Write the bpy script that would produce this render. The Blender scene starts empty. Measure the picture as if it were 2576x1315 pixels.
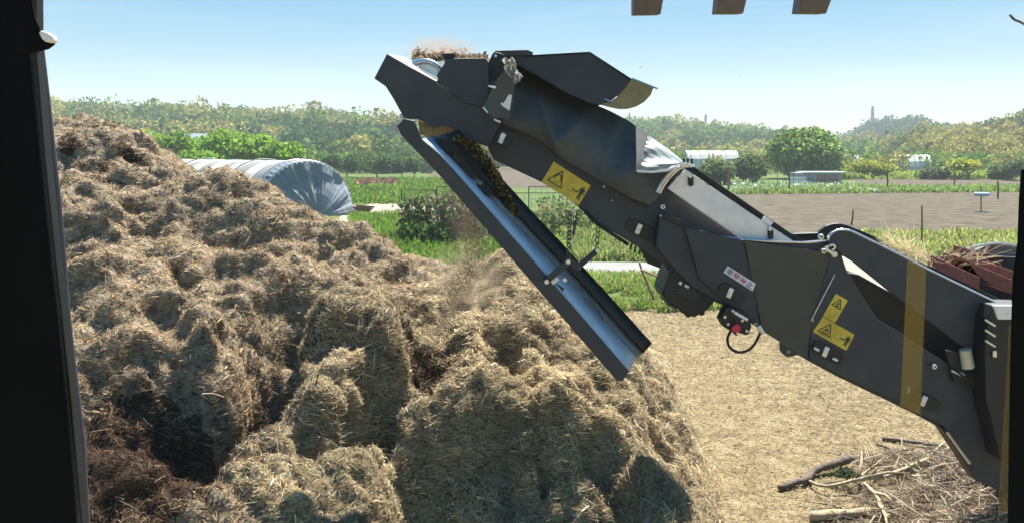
import bpy, bmesh, math, random
import numpy as np
from mathutils import Vector, Matrix, noise as mnoise
random.seed(7); rng = np.random.default_rng(11)
R = math.radians
scene = bpy.context.scene
col = scene.collection

# ------------------------------------------------------------------ camera
F, CX, CY, HOR, CAMZ = 2100.0, 1288.0, 657.5, 385.0, 3.0
PITCH = math.atan((CY - HOR) / F)
cam_d = bpy.data.cameras.new('camera'); cam = bpy.data.objects.new('camera', cam_d); col.objects.link(cam)
cam.location = (0, 0, CAMZ); cam.rotation_euler = (math.pi/2 - PITCH, 0, 0)
cam_d.sensor_width = 36; cam_d.lens = 36 * F / 2576; cam_d.clip_start = 0.05; cam_d.clip_end = 3000
scene.camera = cam

# ------------------------------------------------------------------ light
SUN_AZ, SUN_EL = R(20), R(57)          # azimuth measured from straight ahead (+Y) towards the right (+X)
w = bpy.data.worlds.new('World'); scene.world = w; w.use_nodes = True
wn = w.node_tree; wn.nodes.clear()
sky = wn.nodes.new('ShaderNodeTexSky'); sky.sky_type = 'NISHITA'; sky.sun_disc = False
sky.sun_elevation = SUN_EL; sky.sun_rotation = SUN_AZ; sky.air_density = 1.0; sky.dust_density = 0.2; sky.ozone_density = 2.0
bg = wn.nodes.new('ShaderNodeBackground'); bg.inputs['Strength'].default_value = 0.15
wo = wn.nodes.new('ShaderNodeOutputWorld')
# thin streaks of high cloud low over the hills
tc = wn.nodes.new('ShaderNodeTexCoord'); mp = wn.nodes.new('ShaderNodeMapping'); mp.inputs['Scale'].default_value = (2.2, 2.2, 16)
nz = wn.nodes.new('ShaderNodeTexNoise'); nz.inputs['Scale'].default_value = 1.6; nz.inputs['Detail'].default_value = 5
cr = wn.nodes.new('ShaderNodeValToRGB'); cr.color_ramp.elements[0].position = .5; cr.color_ramp.elements[1].position = .85
cr.color_ramp.elements[1].color = (.25, .25, .25, 1)
mx = wn.nodes.new('ShaderNodeMix'); mx.data_type = 'RGBA'; mx.inputs['B'].default_value = (2.3, 2.4, 2.42, 1)
wn.links.new(tc.outputs['Generated'], mp.inputs['Vector']); wn.links.new(mp.outputs[0], nz.inputs['Vector'])
wn.links.new(nz.outputs['Fac'], cr.inputs['Fac']); wn.links.new(cr.outputs['Color'], mx.inputs['Factor'])
hs0 = wn.nodes.new('ShaderNodeHueSaturation'); hs0.inputs['Saturation'].default_value = 3.9; gm0 = wn.nodes.new('ShaderNodeGamma'); gm0.inputs['Gamma'].default_value = .28; wn.links.new(sky.outputs[0], gm0.inputs['Color']); wn.links.new(gm0.outputs[0], hs0.inputs['Color']); wn.links.new(hs0.outputs[0], mx.inputs['A']); wn.links.new(mx.outputs['Result'], bg.inputs['Color']); wn.links.new(bg.outputs[0], wo.inputs['Surface'])
sd = bpy.data.lights.new('sun', 'SUN'); sd.energy = 5.0; sd.angle = R(0.5); sd.color = (1, .95, .86)
so = bpy.data.objects.new('sun', sd); col.objects.link(so)
sdir = Vector((math.sin(SUN_AZ)*math.cos(SUN_EL), math.cos(SUN_AZ)*math.cos(SUN_EL), math.sin(SUN_EL)))
so.rotation_euler = sdir.to_track_quat('Z', 'Y').to_euler(); so.location = (10, 10, 30)
scene.view_settings.view_transform = 'Standard'; scene.view_settings.look = 'None'
scene.view_settings.exposure = 1.6; scene.view_settings.gamma = 1; scene.view_settings.use_curve_mapping = False
scene.cycles.max_bounces = 9; scene.cycles.diffuse_bounces = 8; scene.cycles.transparent_max_bounces = 12; scene.cycles.volume_bounces = 1

# ------------------------------------------------------------------ pixel -> world (measured points only; every thing gets its own distance)
cp, sp = math.cos(PITCH), math.sin(PITCH)
def P(u, v, Y):
    xc = (u - CX) / F; yc = -(v - CY) / F
    d = Vector((xc, cp + yc*sp, -sp + yc*cp)); k = Y / d.y
    return Vector((d.x*k, Y, CAMZ + d.z*k))
def G(u, v, z=0.0):
    xc = (u - CX) / F; yc = -(v - CY) / F
    d = Vector((xc, cp + yc*sp, -sp + yc*cp)); k = (z - CAMZ) / d.z
    return Vector((d.x*k, d.y*k, z))

# ------------------------------------------------------------------ tagging and building helpers
def tag(o, label=None, cat=None, group=None, kind=None):
    if label: o['label'] = label
    if cat: o['category'] = cat
    if group: o['group'] = group
    if kind: o['kind'] = kind
    return o
def empty(name, loc, label, cat, group=None, rz=0):
    o = bpy.data.objects.new(name, None); col.objects.link(o); o.location = loc; o.rotation_euler.z = rz
    o.empty_display_size = .2
    return tag(o, label, cat, group)
def link(name, me, mat, parent=None, bevel=0, smooth=False):
    if mat is not None:
        for m in (mat if isinstance(mat, (list, tuple)) else [mat]): me.materials.append(m)
    o = bpy.data.objects.new(name, me); col.objects.link(o)
    if parent is not None:
        o.parent = parent; o.matrix_parent_inverse = PM(parent).inverted()
    if smooth:
        me.polygons.foreach_set('use_smooth', [True]*len(me.polygons))
    if bevel:
        b = o.modifiers.new('bevel', 'BEVEL'); b.width = bevel; b.segments = 2; b.limit_method = 'ANGLE'; b.angle_limit = R(40)
    return o
def PM(o):
    m = Matrix.LocRotScale(o.location, o.rotation_euler, o.scale)
    if o.parent is not None: m = PM(o.parent) @ o.matrix_parent_inverse @ m
    return m
class MB:
    def __init__(s): s.v = []; s.f = []; s.m = []
    def add(s, vs, fs, mi=0):
        b = len(s.v); s.v += [tuple(x) for x in vs]; s.f += [tuple(b+i for i in f) for f in fs]; s.m += [mi]*len(fs)
    def plate(s, pts, t, mi=0, d=(0, 1, 0)):
        """polygon of world points thickened by t along d"""
        n = len(pts); dv = Vector(d)*t
        vs = [Vector(p) for p in pts] + [Vector(p)+dv for p in pts]
        fs = [tuple(range(n)), tuple(range(2*n-1, n-1, -1))] + [(i, i+n, (i+1) % n+n, (i+1) % n) for i in range(n)]
        s.add(vs, fs, mi)
    def box(s, c, size, rot=None, mi=0):
        c = Vector(c); hx, hy, hz = [q/2 for q in size]
        vs = [Vector((x, y, z)) for x in (-hx, hx) for y in (-hy, hy) for z in (-hz, hz)]
        if rot is not None: vs = [rot @ q for q in vs]
        s.add([q+c for q in vs], [(0, 1, 3, 2), (4, 6, 7, 5), (0, 4, 5, 1), (2, 3, 7, 6), (0, 2, 6, 4), (1, 5, 7, 3)], mi)
    def tube(s, pts, r, n=8, mi=0, cap=True):
        pts = [Vector(p) for p in pts]; rs = r if isinstance(r, (list, tuple)) else [r]*len(pts)
        b = len(s.v); t0 = (pts[1]-pts[0]).normalized(); a = t0.orthogonal().normalized()
        for i, p in enumerate(pts):
            t = ((pts[min(i+1, len(pts)-1)] - pts[max(i-1, 0)])).normalized()
            a = (a - t*a.dot(t)).normalized(); c = t.cross(a)
            for k in range(n):
                an = 2*math.pi*k/n; s.v.append(tuple(p + (a*math.cos(an)+c*math.sin(an))*rs[i]))
        for i in range(len(pts)-1):
            for k in range(n):
                k2 = (k+1) % n
                s.f.append((b+i*n+k, b+i*n+k2, b+(i+1)*n+k2, b+(i+1)*n+k)); s.m.append(mi)
        if cap:
            s.f.append(tuple(b+k for k in range(n-1, -1, -1))); s.m.append(mi)
            e = b+(len(pts)-1)*n; s.f.append(tuple(e+k for k in range(n))); s.m.append(mi)
    def strip(s, A, B, mi=0):
        """faces between two polylines"""
        n = len(A); s.add(list(A)+list(B), [(i, i+1, n+i+1, n+i) for i in range(n-1)], mi)
    def obj(s, name, mat, parent=None, bevel=0, smooth=False):
        me = bpy.data.meshes.new(name); me.from_pydata(s.v, [], s.f)
        o = link(name, me, mat, parent, bevel, smooth)
        if any(s.m): me.polygons.foreach_set('material_index', s.m)
        me.update(); 
        bm = bmesh.new(); bm.from_mesh(me); bmesh.ops.recalc_face_normals(bm, faces=bm.faces); bm.to_mesh(me); bm.free()
        return o
def px(pts, Y): return [P(u, v, Y) for u, v in pts]
def plate(name, pts, Y, t, mat, parent, bevel=.004):
    m = MB(); m.plate(px(pts, Y), t); return m.obj(name, mat, parent, bevel)
def np_mesh(name, verts, faces, mat, parent=None, colors=None, smooth=False):
    """verts (n,3), faces (m,k) with one k; colors (n,3)"""
    me = bpy.data.meshes.new(name); k = faces.shape[1]
    me.vertices.add(len(verts)); me.vertices.foreach_set('co', verts.astype(np.float32).ravel())
    me.loops.add(faces.size); me.loops.foreach_set('vertex_index', faces.astype(np.int32).ravel())
    me.polygons.add(len(faces)); me.polygons.foreach_set('loop_start', (np.arange(len(faces))*k).astype(np.int32))
    if smooth: me.polygons.foreach_set('use_smooth', np.ones(len(faces), dtype=bool))
    me.update(calc_edges=True)
    if colors is not None:
        ca = me.color_attributes.new('tint', 'FLOAT_COLOR', 'POINT')
        c4 = np.ones((len(verts), 4), dtype=np.float32); c4[:, :3] = colors; ca.data.foreach_set('color', c4.ravel())
    return link(name, me, mat, parent)

# ------------------------------------------------------------------ materials
def mat(name, base=(.5, .5, .5), rough=.6, metal=0, var=0, vscale=8, bump=0, bscale=40, attr=False, base2=None, trans=0, spec=None, detail=5, coat=0):
    m = bpy.data.materials.new(name); m.use_nodes = True; nt = m.node_tree; b = nt.nodes['Principled BSDF']
    b.inputs['Roughness'].default_value = rough; b.inputs['Metallic'].default_value = metal
    if spec is not None: b.inputs['Specular IOR Level'].default_value = spec
    if coat: b.inputs['Coat Weight'].default_value = coat
    co = nt.nodes.new('ShaderNodeNewGeometry')
    src = None
    if attr:
        a = nt.nodes.new('ShaderNodeAttribute'); a.attribute_name = 'tint'; src = a.outputs['Color']
    elif base2 is not None or var:
        n = nt.nodes.new('ShaderNodeTexNoise'); n.inputs['Scale'].default_value = vscale; n.inputs['Detail'].default_value = detail; n.inputs['Roughness'].default_value = .65
        nt.links.new(co.outputs['Position'], n.inputs['Vector'])
        r = nt.nodes.new('ShaderNodeValToRGB'); r.color_ramp.elements[0].position = .36; r.color_ramp.elements[1].position = .66
        b2 = base2 if base2 is not None else tuple(min(1, c*(1+var)) for c in base); b1 = base if base2 is not None else tuple(c*(1-var) for c in base)
        r.color_ramp.elements[0].color = (*b1, 1); r.color_ramp.elements[1].color = (*b2, 1)
        nt.links.new(n.outputs['Fac'], r.inputs['Fac']); src = r.outputs['Color']
    if src is not None: nt.links.new(src, b.inputs['Base Color'])
    else: b.inputs['Base Color'].default_value = (*base, 1)
    if bump:
        n2 = nt.nodes.new('ShaderNodeTexNoise'); n2.inputs['Scale'].default_value = bscale; n2.inputs['Detail'].default_value = 4
        nt.links.new(co.outputs['Position'], n2.inputs['Vector'])
        bp = nt.nodes.new('ShaderNodeBump'); bp.inputs['Strength'].default_value = bump; bp.inputs['Distance'].default_value = .02
        nt.links.new(n2.outputs['Fac'], bp.inputs['Height']); nt.links.new(bp.outputs[0], b.inputs['Normal'])
    if trans:   # thin leaves / cloth let some light through
        out = nt.nodes['Material Output']; t = nt.nodes.new('ShaderNodeBsdfTranslucent'); mi = nt.nodes.new('ShaderNodeMixShader'); mi.inputs['Fac'].default_value = trans
        if src is not None: nt.links.new(src, t.inputs['Color'])
        else: t.inputs['Color'].default_value = (*base, 1)
        nt.links.new(b.outputs[0], mi.inputs[1]); nt.links.new(t.outputs[0], mi.inputs[2]); nt.links.new(mi.outputs[0], out.inputs['Surface'])
    return m
def dusty_paint(name, base, dust, amount=.35, rough=.42):
    """painted steel with blown dust: patches and fine streaks"""
    m = bpy.data.materials.new(name); m.use_nodes = True; nt = m.node_tree; b = nt.nodes['Principled BSDF']
    g = nt.nodes.new('ShaderNodeNewGeometry')
    n1 = nt.nodes.new('ShaderNodeTexNoise'); n1.inputs['Scale'].default_value = 1.1; n1.inputs['Detail'].default_value = 6; n1.inputs['Roughness'].default_value = .7
    n2 = nt.nodes.new('ShaderNodeTexNoise'); n2.inputs['Scale'].default_value = 7; n2.inputs['Detail'].default_value = 6
    nt.links.new(g.outputs['Position'], n1.inputs['Vector']); nt.links.new(g.outputs['Position'], n2.inputs['Vector'])
    mu = nt.nodes.new('ShaderNodeMath'); mu.operation = 'MULTIPLY'; nt.links.new(n1.outputs['Fac'], mu.inputs[0]); nt.links.new(n2.outputs['Fac'], mu.inputs[1])
    mr = nt.nodes.new('ShaderNodeMapRange'); mr.inputs['From Min'].default_value = .17; mr.inputs['From Max'].default_value = .36; mr.inputs['To Max'].default_value = amount
    nt.links.new(mu.outputs[0], mr.inputs['Value'])
    mi = nt.nodes.new('ShaderNodeMix'); mi.data_type = 'RGBA'; mi.inputs['A'].default_value = (*base, 1); mi.inputs['B'].default_value = (*dust, 1)
    nt.links.new(mr.outputs[0], mi.inputs['Factor']); nt.links.new(mi.outputs['Result'], b.inputs['Base Color'])
    r2 = nt.nodes.new('ShaderNodeMapRange'); r2.inputs['To Min'].default_value = rough; r2.inputs['To Max'].default_value = rough+.35; nt.links.new(n1.outputs['Fac'], r2.inputs['Value'])
    nt.links.new(r2.outputs[0], b.inputs['Roughness'])
    return m
M = {}
M['steel'] = dusty_paint('dark_steel_paint', (.024, .031, .041), (.12, .11, .095), .2)
M['steel2'] = dusty_paint('charcoal_steel_paint', (.018, .026, .038), (.11, .10, .085), .2, .38)
M['olive'] = dusty_paint('olive_steel_paint', (.05, .05, .036), (.13, .12, .08), .3, .5)
M['black'] = mat('matt_black', (.008, .009, .01), .55, var=.4, vscale=6)
M['rubber'] = mat('black_rubber', (.014, .014, .015), .75, var=.4, vscale=12, bump=.2)
M['silver'] = mat('brushed_aluminium', (.78, .74, .72), .55, .1, var=.12, vscale=5)
M['galv'] = mat('galvanised', (.62, .64, .66), .3, .9, var=.15, vscale=20)
M['skytint'] = mat('sky_tinted_liner', (.42, .51, .60), .55, .1, var=.10, vscale=9)  # reflected sky put into the base colour as blue
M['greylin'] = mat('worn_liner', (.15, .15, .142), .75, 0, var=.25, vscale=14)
M['white'] = mat('white_plastic', (.75, .76, .76), .4)
M['yellow'] = mat('yellow_sticker', (.50, .37, .045), .55, base2=(.72, .54, .06), vscale=9, detail=8)
M['ink'] = mat('black_ink', (.02, .02, .02), .5)
M['navy'] = mat('navy_ink', (.03, .035, .10), .5)
M['crimson'] = mat('crimson_ink', (.40, .03, .12), .5)
M['stick_white'] = mat('white_sticker', (.72, .70, .74), .45)
M['redbutton'] = mat('red_button', (.55, .01, .06), .35)
M['canvas'] = mat('grey_tarpaulin', (.075, .08, .08), .8, base2=(.105, .112, .11), vscale=3, bump=.35, bscale=9, trans=.04, spec=.12)
M['flap'] = mat('tan_flap', (.42, .36, .20), .6, base2=(.52, .46, .28), vscale=9, trans=.55)
M['brick'] = mat('red_oxide_steel', (.20, .05, .036), .6, base2=(.28, .09, .065), vscale=18, bump=.3)
M['tine'] = mat('brown_steel', (.10, .068, .045), .55, base2=(.16, .11, .075), vscale=9, bump=.3)
M['straw'] = mat('straw', attr=True, rough=.7, trans=.38, spec=.25)
M['pile'] = mat('matted_mulch', (.13, .098, .066), .95, base2=(.36, .30, .215), vscale=14, bump=.9, bscale=45, spec=.1, detail=8)
M['compost'] = mat('dark_compost', (.028, .018, .012), .95, base2=(.075, .05, .034), vscale=18, bump=1, bscale=60, spec=.1)
M['leaf'] = mat('leaves', attr=True, rough=.6, trans=.45, spec=.2)
M['farleaf'] = mat('far_leaves', attr=True, rough=.8, trans=.2, spec=.05)
M['bark'] = mat('bark', (.075, .055, .04), .9, base2=(.16, .125, .095), vscale=22, bump=.5)
M['wood'] = mat('pale_wood', (.30, .23, .14), .8, base2=(.42, .34, .22), vscale=30, bump=.4)
M['ground'] = mat('meadow_ground', (.055, .10, .022), .95, base2=(.10, .13, .038), vscale=.35, detail=10, spec=.1)
M['field'] = mat('tilled_soil', (.055, .045, .031), .97, base2=(.125, .105, .074), vscale=1.1, bump=1, bscale=5, detail=12, spec=.1)
M['yard'] = mat('chip_covered_yard', (.15, .115, .065), .95, base2=(.29, .235, .14), vscale=4, bump=.8, bscale=50, detail=12, spec=.1)
M['concrete'] = mat('concrete', (.16, .16, .15), .9, base2=(.22, .217, .205), vscale=1.2, bump=.2, bscale=20)
M['dirt'] = mat('dirt_path', (.21, .18, .14), .95, base2=(.29, .255, .20), vscale=1.4, bump=.3, detail=8)
M['film'] = mat('white_film', (.62, .62, .59), .9, var=.12, vscale=1.2, trans=.2)
M['bluefab'] = mat('blue_grey_fabric', (.17, .20, .235), .85, base2=(.23, .265, .30), vscale=1.3, bump=.6, bscale=3, trans=.12)
M['rust'] = mat('rusty_metal', (.17, .085, .05), .75, base2=(.28, .16, .10), vscale=12, bump=.2)
M['hill'] = mat('hill_soil', (.05, .08, .025), 1, base2=(.10, .11, .04), vscale=.06)
M['plastic_blue'] = mat('pale_blue_plastic', (.25, .42, .62), .4)
M['shedgrey'] = mat('shed_sheet', (.30, .29, .31), .6, base2=(.38, .36, .38), vscale=1)
M['shedred'] = mat('red_sheet', (.30, .17, .16), .6)
M['grubby_yellow'] = mat('grubby_yellow', (.48, .34, .05), .6, base2=(.20, .14, .05), vscale=40)
M['roof'] = mat('slate_roof', (.20, .22, .27), .5)
M['cabdark'] = mat('cab_trim', (.003, .0035, .004), .85, var=.5, vscale=4, spec=.15)
M['cabgrey'] = mat('cab_seal_grey', (.15, .18, .18), .7, spec=.2)
M['cabedge'] = mat('cab_edge', (.13, .13, .16), .6, spec=.3)

# ------------------------------------------------------------------ scatter builders
def ribbons(pos, dirs, width, length, bend, colors, segs=2):
    """thin bent blades: pos (n,3) base, dirs (n,3) unit; returns verts, faces, colours"""
    n = len(pos); rnd = rng.normal(size=(n, 3)); side = np.cross(dirs, rnd); side /= np.linalg.norm(side, axis=1, keepdims=True)+1e-9
    up = np.cross(side, dirs); vs = []
    for k in range(segs+1):
        t = k/segs; wk = width*(1 if 0 < k < segs else .6)
        c = pos + dirs*(length*t)[:, None] + up*(bend*(4*t*(1-t)))[:, None]
        vs += [c - side*wk[:, None]/2, c + side*wk[:, None]/2]
    V = np.stack(vs, axis=1).reshape(-1, 3); m = 2*(segs+1); b = (np.arange(n)*m)[:, None]
    Fs = np.concatenate([b + np.array([[2*k, 2*k+1, 2*k+3, 2*k+2]]) for k in range(segs)], axis=1).reshape(-1, 4)
    return V, Fs, np.repeat(colors, m, axis=0)
def flecks(pos, size, colors, aspect=1.0):
    n = len(pos); a = rng.normal(size=(n, 3)); a /= np.linalg.norm(a, axis=1, keepdims=True)
    b = np.cross(a, rng.normal(size=(n, 3))); b /= np.linalg.norm(b, axis=1, keepdims=True)+1e-9
    s = size[:, None]; V = np.stack([pos-a*s*aspect-b*s, pos+a*s*aspect-b*s*.6, pos+a*s*aspect+b*s, pos-a*s*aspect*.7+b*s*.8], axis=1).reshape(-1, 3)
    return V, (np.arange(n)[:, None]*4+np.arange(4)[None]), np.repeat(colors, 4, axis=0)
def join(parts):
    Vs, Fs, Cs, o = [], [], [], 0
    for V, Fc, C in parts:
        Vs.append(V); Fs.append(Fc+o); Cs.append(C); o += len(V)
    return np.concatenate(Vs), np.concatenate(Fs), np.concatenate(Cs)
def palette(n, cols, wts, jit=.18):
    cols = np.array(cols); k = rng.choice(len(cols), n, p=np.array(wts)/sum(wts))
    return np.clip(cols[k]*(1+rng.normal(size=(n, 1))*jit), .005, .95)
# value noise on arrays (periodic lattice)
_lat = rng.random((64, 64))
def vnoise(x, y, seed=0):
    x = np.asarray(x)+seed*17.3+1000; y = np.asarray(y)+seed*9.1+1000
    xi = np.floor(x).astype(int); yi = np.floor(y).astype(int); fx = x-xi; fy = y-yi
    fx = fx*fx*(3-2*fx); fy = fy*fy*(3-2*fy)
    g = lambda i, j: _lat[i % 64, j % 64]
    return (g(xi, yi)*(1-fx)+g(xi+1, yi)*fx)*(1-fy)+(g(xi, yi+1)*(1-fx)+g(xi+1, yi+1)*fx)*fy
def fbm(x, y, s, oc=4, seed=0):
    r = 0; a = 1; t = 0
    for i in range(oc):
        r = r+a*vnoise(x*s, y*s, seed+i); t += a; a *= .5; s *= 2.03
    return r/t

_lat3 = rng.random((32, 32, 32))
def vnoise3(x, y, z, seed=0):
    x = x+seed*7.7+500; y = y+seed*3.3+500; z = z+seed*5.1+500
    xi, yi, zi = np.floor(x).astype(int), np.floor(y).astype(int), np.floor(z).astype(int); fx, fy, fz = x-xi, y-yi, z-zi
    fx = fx*fx*(3-2*fx); fy = fy*fy*(3-2*fy); fz = fz*fz*(3-2*fz); g = lambda i, j, k: _lat3[i % 32, j % 32, k % 32]; r = 0
    for a in (0, 1):
        for b in (0, 1):
            for c in (0, 1): r = r+g(xi+a, yi+b, zi+c)*(fx if a else 1-fx)*(fy if b else 1-fy)*(fz if c else 1-fz)
    return r
def fbm3(p, s, oc=3, seed=0):
    r = 0; a = 1; t = 0
    for i in range(oc): r = r+a*vnoise3(p[..., 0]*s, p[..., 1]*s, p[..., 2]*s, seed+i); t += a; a *= .55; s *= 2.1
    return r/t

# ------------------------------------------------------------------ SETTING: ground, field, yard, paths, hills
gm = MB(); gm.add([(-900, -900, 0), (900, -900, 0), (900, 1500, 0), (-900, 1500, 0)], [(0, 1, 2, 3)])
tag(gm.obj('ground', M['ground']), kind='structure')
def sheet(name, pts, z, m, n=8, jit=.25):
    """flat sheet with an uneven edge"""
    out = []
    for i, a in enumerate(pts):
        b = pts[(i+1) % len(pts)]
        for k in range(n):
            t = k/n; q = a.lerp(b, t); j = jit*(a-b).length/n
            out.append(Vector((q.x+random.uniform(-j, j)*(0 if k == 0 else 1), q.y+random.uniform(-j, j)*.4*(0 if k == 0 else 1), z)))
    s = MB(); s.add(out, [tuple(range(len(out)))]); return tag(s.obj(name, m), kind='structure')
sheet('field', [G(1500, 482), G(1850, 482), G(2250, 486), G(2760, 480), G(2760, 566), G(2560, 590), G(2330, 597), G(1850, 606), G(1500, 600)], .004, M['field'], jit=.1)
sheet('far_field', [G(2130, 451), G(2760, 450), G(2760, 472), G(2160, 470)], .004, M['field'], jit=.1)
sheet('yard', [Vector((-40, -45, 0)), Vector((40, -45, 0)), Vector((30, 6, 0)), Vector((16, 10, 0)), Vector((13.5, 16.5, 0)), G(1900, 748), G(1720, 762), G(1560, 775), G(1400, 735), G(1200, 690), G(1000, 660), Vector((-7, 22, 0)), Vector((-25, 20, 0))], .008, M['yard'], jit=.3)
sheet('concrete_strip', [G(1380, 658), G(1780, 662), G(1780, 716), G(1520, 708), G(1360, 700)], .006, M['concrete'], jit=.05)
sheet('gravel_patch', [G(2040, 655), G(2180, 640), G(2420, 760), G(2250, 770)], .012, M['dirt'], jit=.02)
sheet('bare_plot', [G(1090, 476), G(1090, 424), G(1560, 420), G(1620, 474)], .004, M['field'], jit=.1)
sheet('path', [G(900, 522), G(960, 506), G(1060, 502), G(1180, 505), G(1180, 528), G(1040, 548), G(960, 560), G(830, 560)], .004, M['dirt'], jit=.12)

def hill(name, ridge, y0, y1, seed, lift=0.0, x_over=(0, 0)):
    """terrain strip: ridge = [(u, v)] measured skyline of the soil at distance y1"""
    us = np.linspace(ridge[0][0], ridge[-1][0], 60); vs = np.interp(us, [r[0] for r in ridge], [r[1] for r in ridge])
    zr = CAMZ+(HOR-vs)/F*y1
    T = np.linspace(0, 1.35, 22); V = []
    for t in T:
        Y = y0+(y1-y0)*t; s = min(1, t); s = s*s*(3-2*s)
        if t > 1: s = 1-(t-1)*1.6
        xx = (us-CX)/F*y1*(.75+.25*t)
        V += [(x, Y, max(0, z)*s-.3) for x, z in zip(xx, zr)]
    n = len(us); Fc = np.array([(i*n+j, i*n+j+1, (i+1)*n+j+1, (i+1)*n+j) for i in range(len(T)-1) for j in range(n-1)])
    o = np_mesh(name, np.array(V), Fc, M['hill'], smooth=True); tag(o, kind='structure')
    def height(x, Y):
        t = (Y-y0)/(y1-y0); u = CX+x/(y1*(.75+.25*t))*F; z = CAMZ+(HOR-np.interp(u, us, vs))/F*y1
        s = np.clip(t, 0, 1); s = s*s*(3-2*s); s = np.where(t > 1, 1-(t-1)*1.6, s); return np.maximum(0, z)*s-.3
    return height, (us[0], us[-1], y0, y1)
GREENS = dict(dark=[(.07, .14, .035), (.09, .17, .04)], mid=[(.16, .26, .05), (.19, .29, .06)], olive=[(.33, .31, .08), (.40, .36, .11)], blue=[(.05, .12, .06), (.07, .14, .07)])
def crown_cloud(c, r, n, size, cols, lob=5, shell=.55):
    """leaf-sized faces spread through several uneven lobes round c"""
    k = rng.integers(0, lob, n); lc = rng.normal(size=(lob, 3))*.42; lc[:, 2] = np.abs(lc[:, 2])*.8-.1; lc /= np.maximum(1, np.linalg.norm(lc, axis=1, keepdims=True)/.5); lr = rng.uniform(.45, .75, lob)
    d = rng.normal(size=(n, 3)); d /= np.linalg.norm(d, axis=1, keepdims=True); rad = rng.uniform(shell, 1.0, n)**.7
    p = (lc[k]+d*(lr[k]*rad)[:, None])*np.array(r)+np.array(c)
    C = palette(n, cols, [1]*len(cols), .13)*(rng.uniform(.75, 1.2, lob)[k])[:, None]
    return flecks(p, np.full(n, size)*rng.uniform(.6, 1.3, n), C)
def woods(name, hfun, rng_uv, count, leafn, size, rad, bands, label):
    u0, u1, y0, y1 = rng_uv; parts = []
    for i in range(count):
        t = random.random()**.8*1.05; Y = y0+(y1-y0)*t; u = random.uniform(u0, u1); x = (u-CX)/F*y1*(.75+.25*t)
        z = float(hfun(x, Y)); q = vnoise(x/38.0, Y/30.0+z*.1, 3)*.75+.25*random.random()
        key = bands(q, u, t); rr = rad*random.uniform(.5, 1.5)
        parts.append(crown_cloud((x, Y, z+rr*.75), (rr, rr*.9, rr*random.uniform(.75, 1.15)), leafn, size, GREENS[key], 4, .7))
    V, Fc, C = join(parts); o = np_mesh(name, V, Fc, M['farleaf'], colors=C); return tag(o, label, 'woodland', kind='stuff')
h1, r1 = hill('hills', [(-250, 315), (60, 308), (150, 303), (260, 310), (350, 322), (450, 315), (600, 320), (700, 336), (820, 322), (900, 336), (1010, 342), (1200, 350), (1450, 356)], 150, 290, 1)
woods('woodland', h1, r1, 1500, 230, .36, 3.5, lambda q, u, t: 'olive' if q > .48 or u < 250 and t > .4 else ('mid' if q > .40 else 'dark' if q > .3 else 'blue'), 'olive and green woods over the long hill at left')
h2, r2 = hill('far_hills', [(1250, 355), (1580, 340), (1650, 333), (1750, 347), (1900, 358), (2000, 376), (2110, 386)], 220, 400, 2)
woods('woodland', h2, r2, 700, 170, .45, 3.6, lambda q, u, t: 'olive' if q > .58 else 'mid' if q > .35 else 'dark', 'hazy green woods on the hill behind the conveyor tarpaulin')
h3, r3 = hill('round_hill', [(2090, 384), (2130, 366), (2190, 334), (2290, 330), (2350, 350), (2440, 375)], 300, 460, 3)
woods('woodland', h3, r3, 600, 150, .5, 3.8, lambda q, u, t: 'blue' if q > .35 else 'dark', 'dark green woods covering the small round hill')
h4, r4 = hill('near_hills', [(2230, 384), (2290, 368), (2350, 360), (2430, 362), (2480, 345), (2550, 325), (2640, 305), (2800, 300)], 130, 210, 4)
woods('woodland', h4, r4, 420, 260, .26, 2.3, lambda q, u, t: 'olive' if q > .28 else 'dark', 'olive brown bamboo woods rising at the right edge')

# ------------------------------------------------------------------ trees
def tree(kind, base, h, r, cols, label, cat='tree', group=None, leaves=2600, size=.11, trunk_h=.35, lob=7, limbs=4, flat=1.0, shell=.35):
    t = empty(kind, base, label, cat, group); b = MB(); c = Vector(base)+Vector((0, 0, h-r*flat*.95)); tr = max(.05, h*.025)
    b.tube([base, Vector(base)+Vector((.05, 0, h*trunk_h*.6)), Vector(base)+Vector((0, 0, h*trunk_h))], [tr*1.5, tr, tr*.8], 7)
    for k in range(limbs):
        a = 2*math.pi*k/limbs+random.random(); p0 = Vector(base)+Vector((0, 0, h*trunk_h*.85))
        p2 = c+Vector((math.cos(a)*r*.65, math.sin(a)*r*.65, r*flat*random.uniform(0, .35))); p1 = p0.lerp(p2, .5)+Vector((0, 0, -.08*h))
        b.tube([p0, p1, p2], [tr*.7, tr*.45, tr*.15], 5)
    b.obj('trunk', M['bark'], t)
    V, Fc, C = crown_cloud(c, (r, r, r*flat), leaves, size, cols, lob, shell)
    np_mesh('crown', V, Fc, M['leaf'], t, C); return t
BR = [(.22, .38, .04), (.28, .44, .05), (.16, .30, .03)]
GT = 'bright green trees behind the polytunnel'
for u, top, Y, r, lab in [(352, 325, 82, 1.6, 'small bright green tree rising beside the tall mulch slope'), (432, 326, 80, 2.5, 'rounded bright green tree left of the slate roofed house'),
                     (572, 322, 78, 2.5, 'bright green tree just right of the slate roofed house'), (642, 328, 80, 2.6, 'broad bright green tree, second from the right behind the polytunnel'),
                     (716, 352, 76, 2.1, 'lower bright green tree at the right end of the row behind the polytunnel'), (505, 370, 74, 1.9, 'low bright green tree in front of the slate roofed house')]:
    p = G(u, HOR+CAMZ*F/Y); h = P(u, top, Y).z; tree('tree', p, h, r, BR, lab, group=GT, leaves=3400, size=.12, lob=9, flat=.75)
tree('round_tree', G(2030, 450), P(2030, 318, 97).z, 4.3, [(.18, .29, .06), (.25, .38, .08), (.12, .20, .045)], 'large round green tree standing behind the vegetable garden', leaves=11000, size=.17, lob=14, trunk_h=.3, flat=.82, limbs=6)
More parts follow.
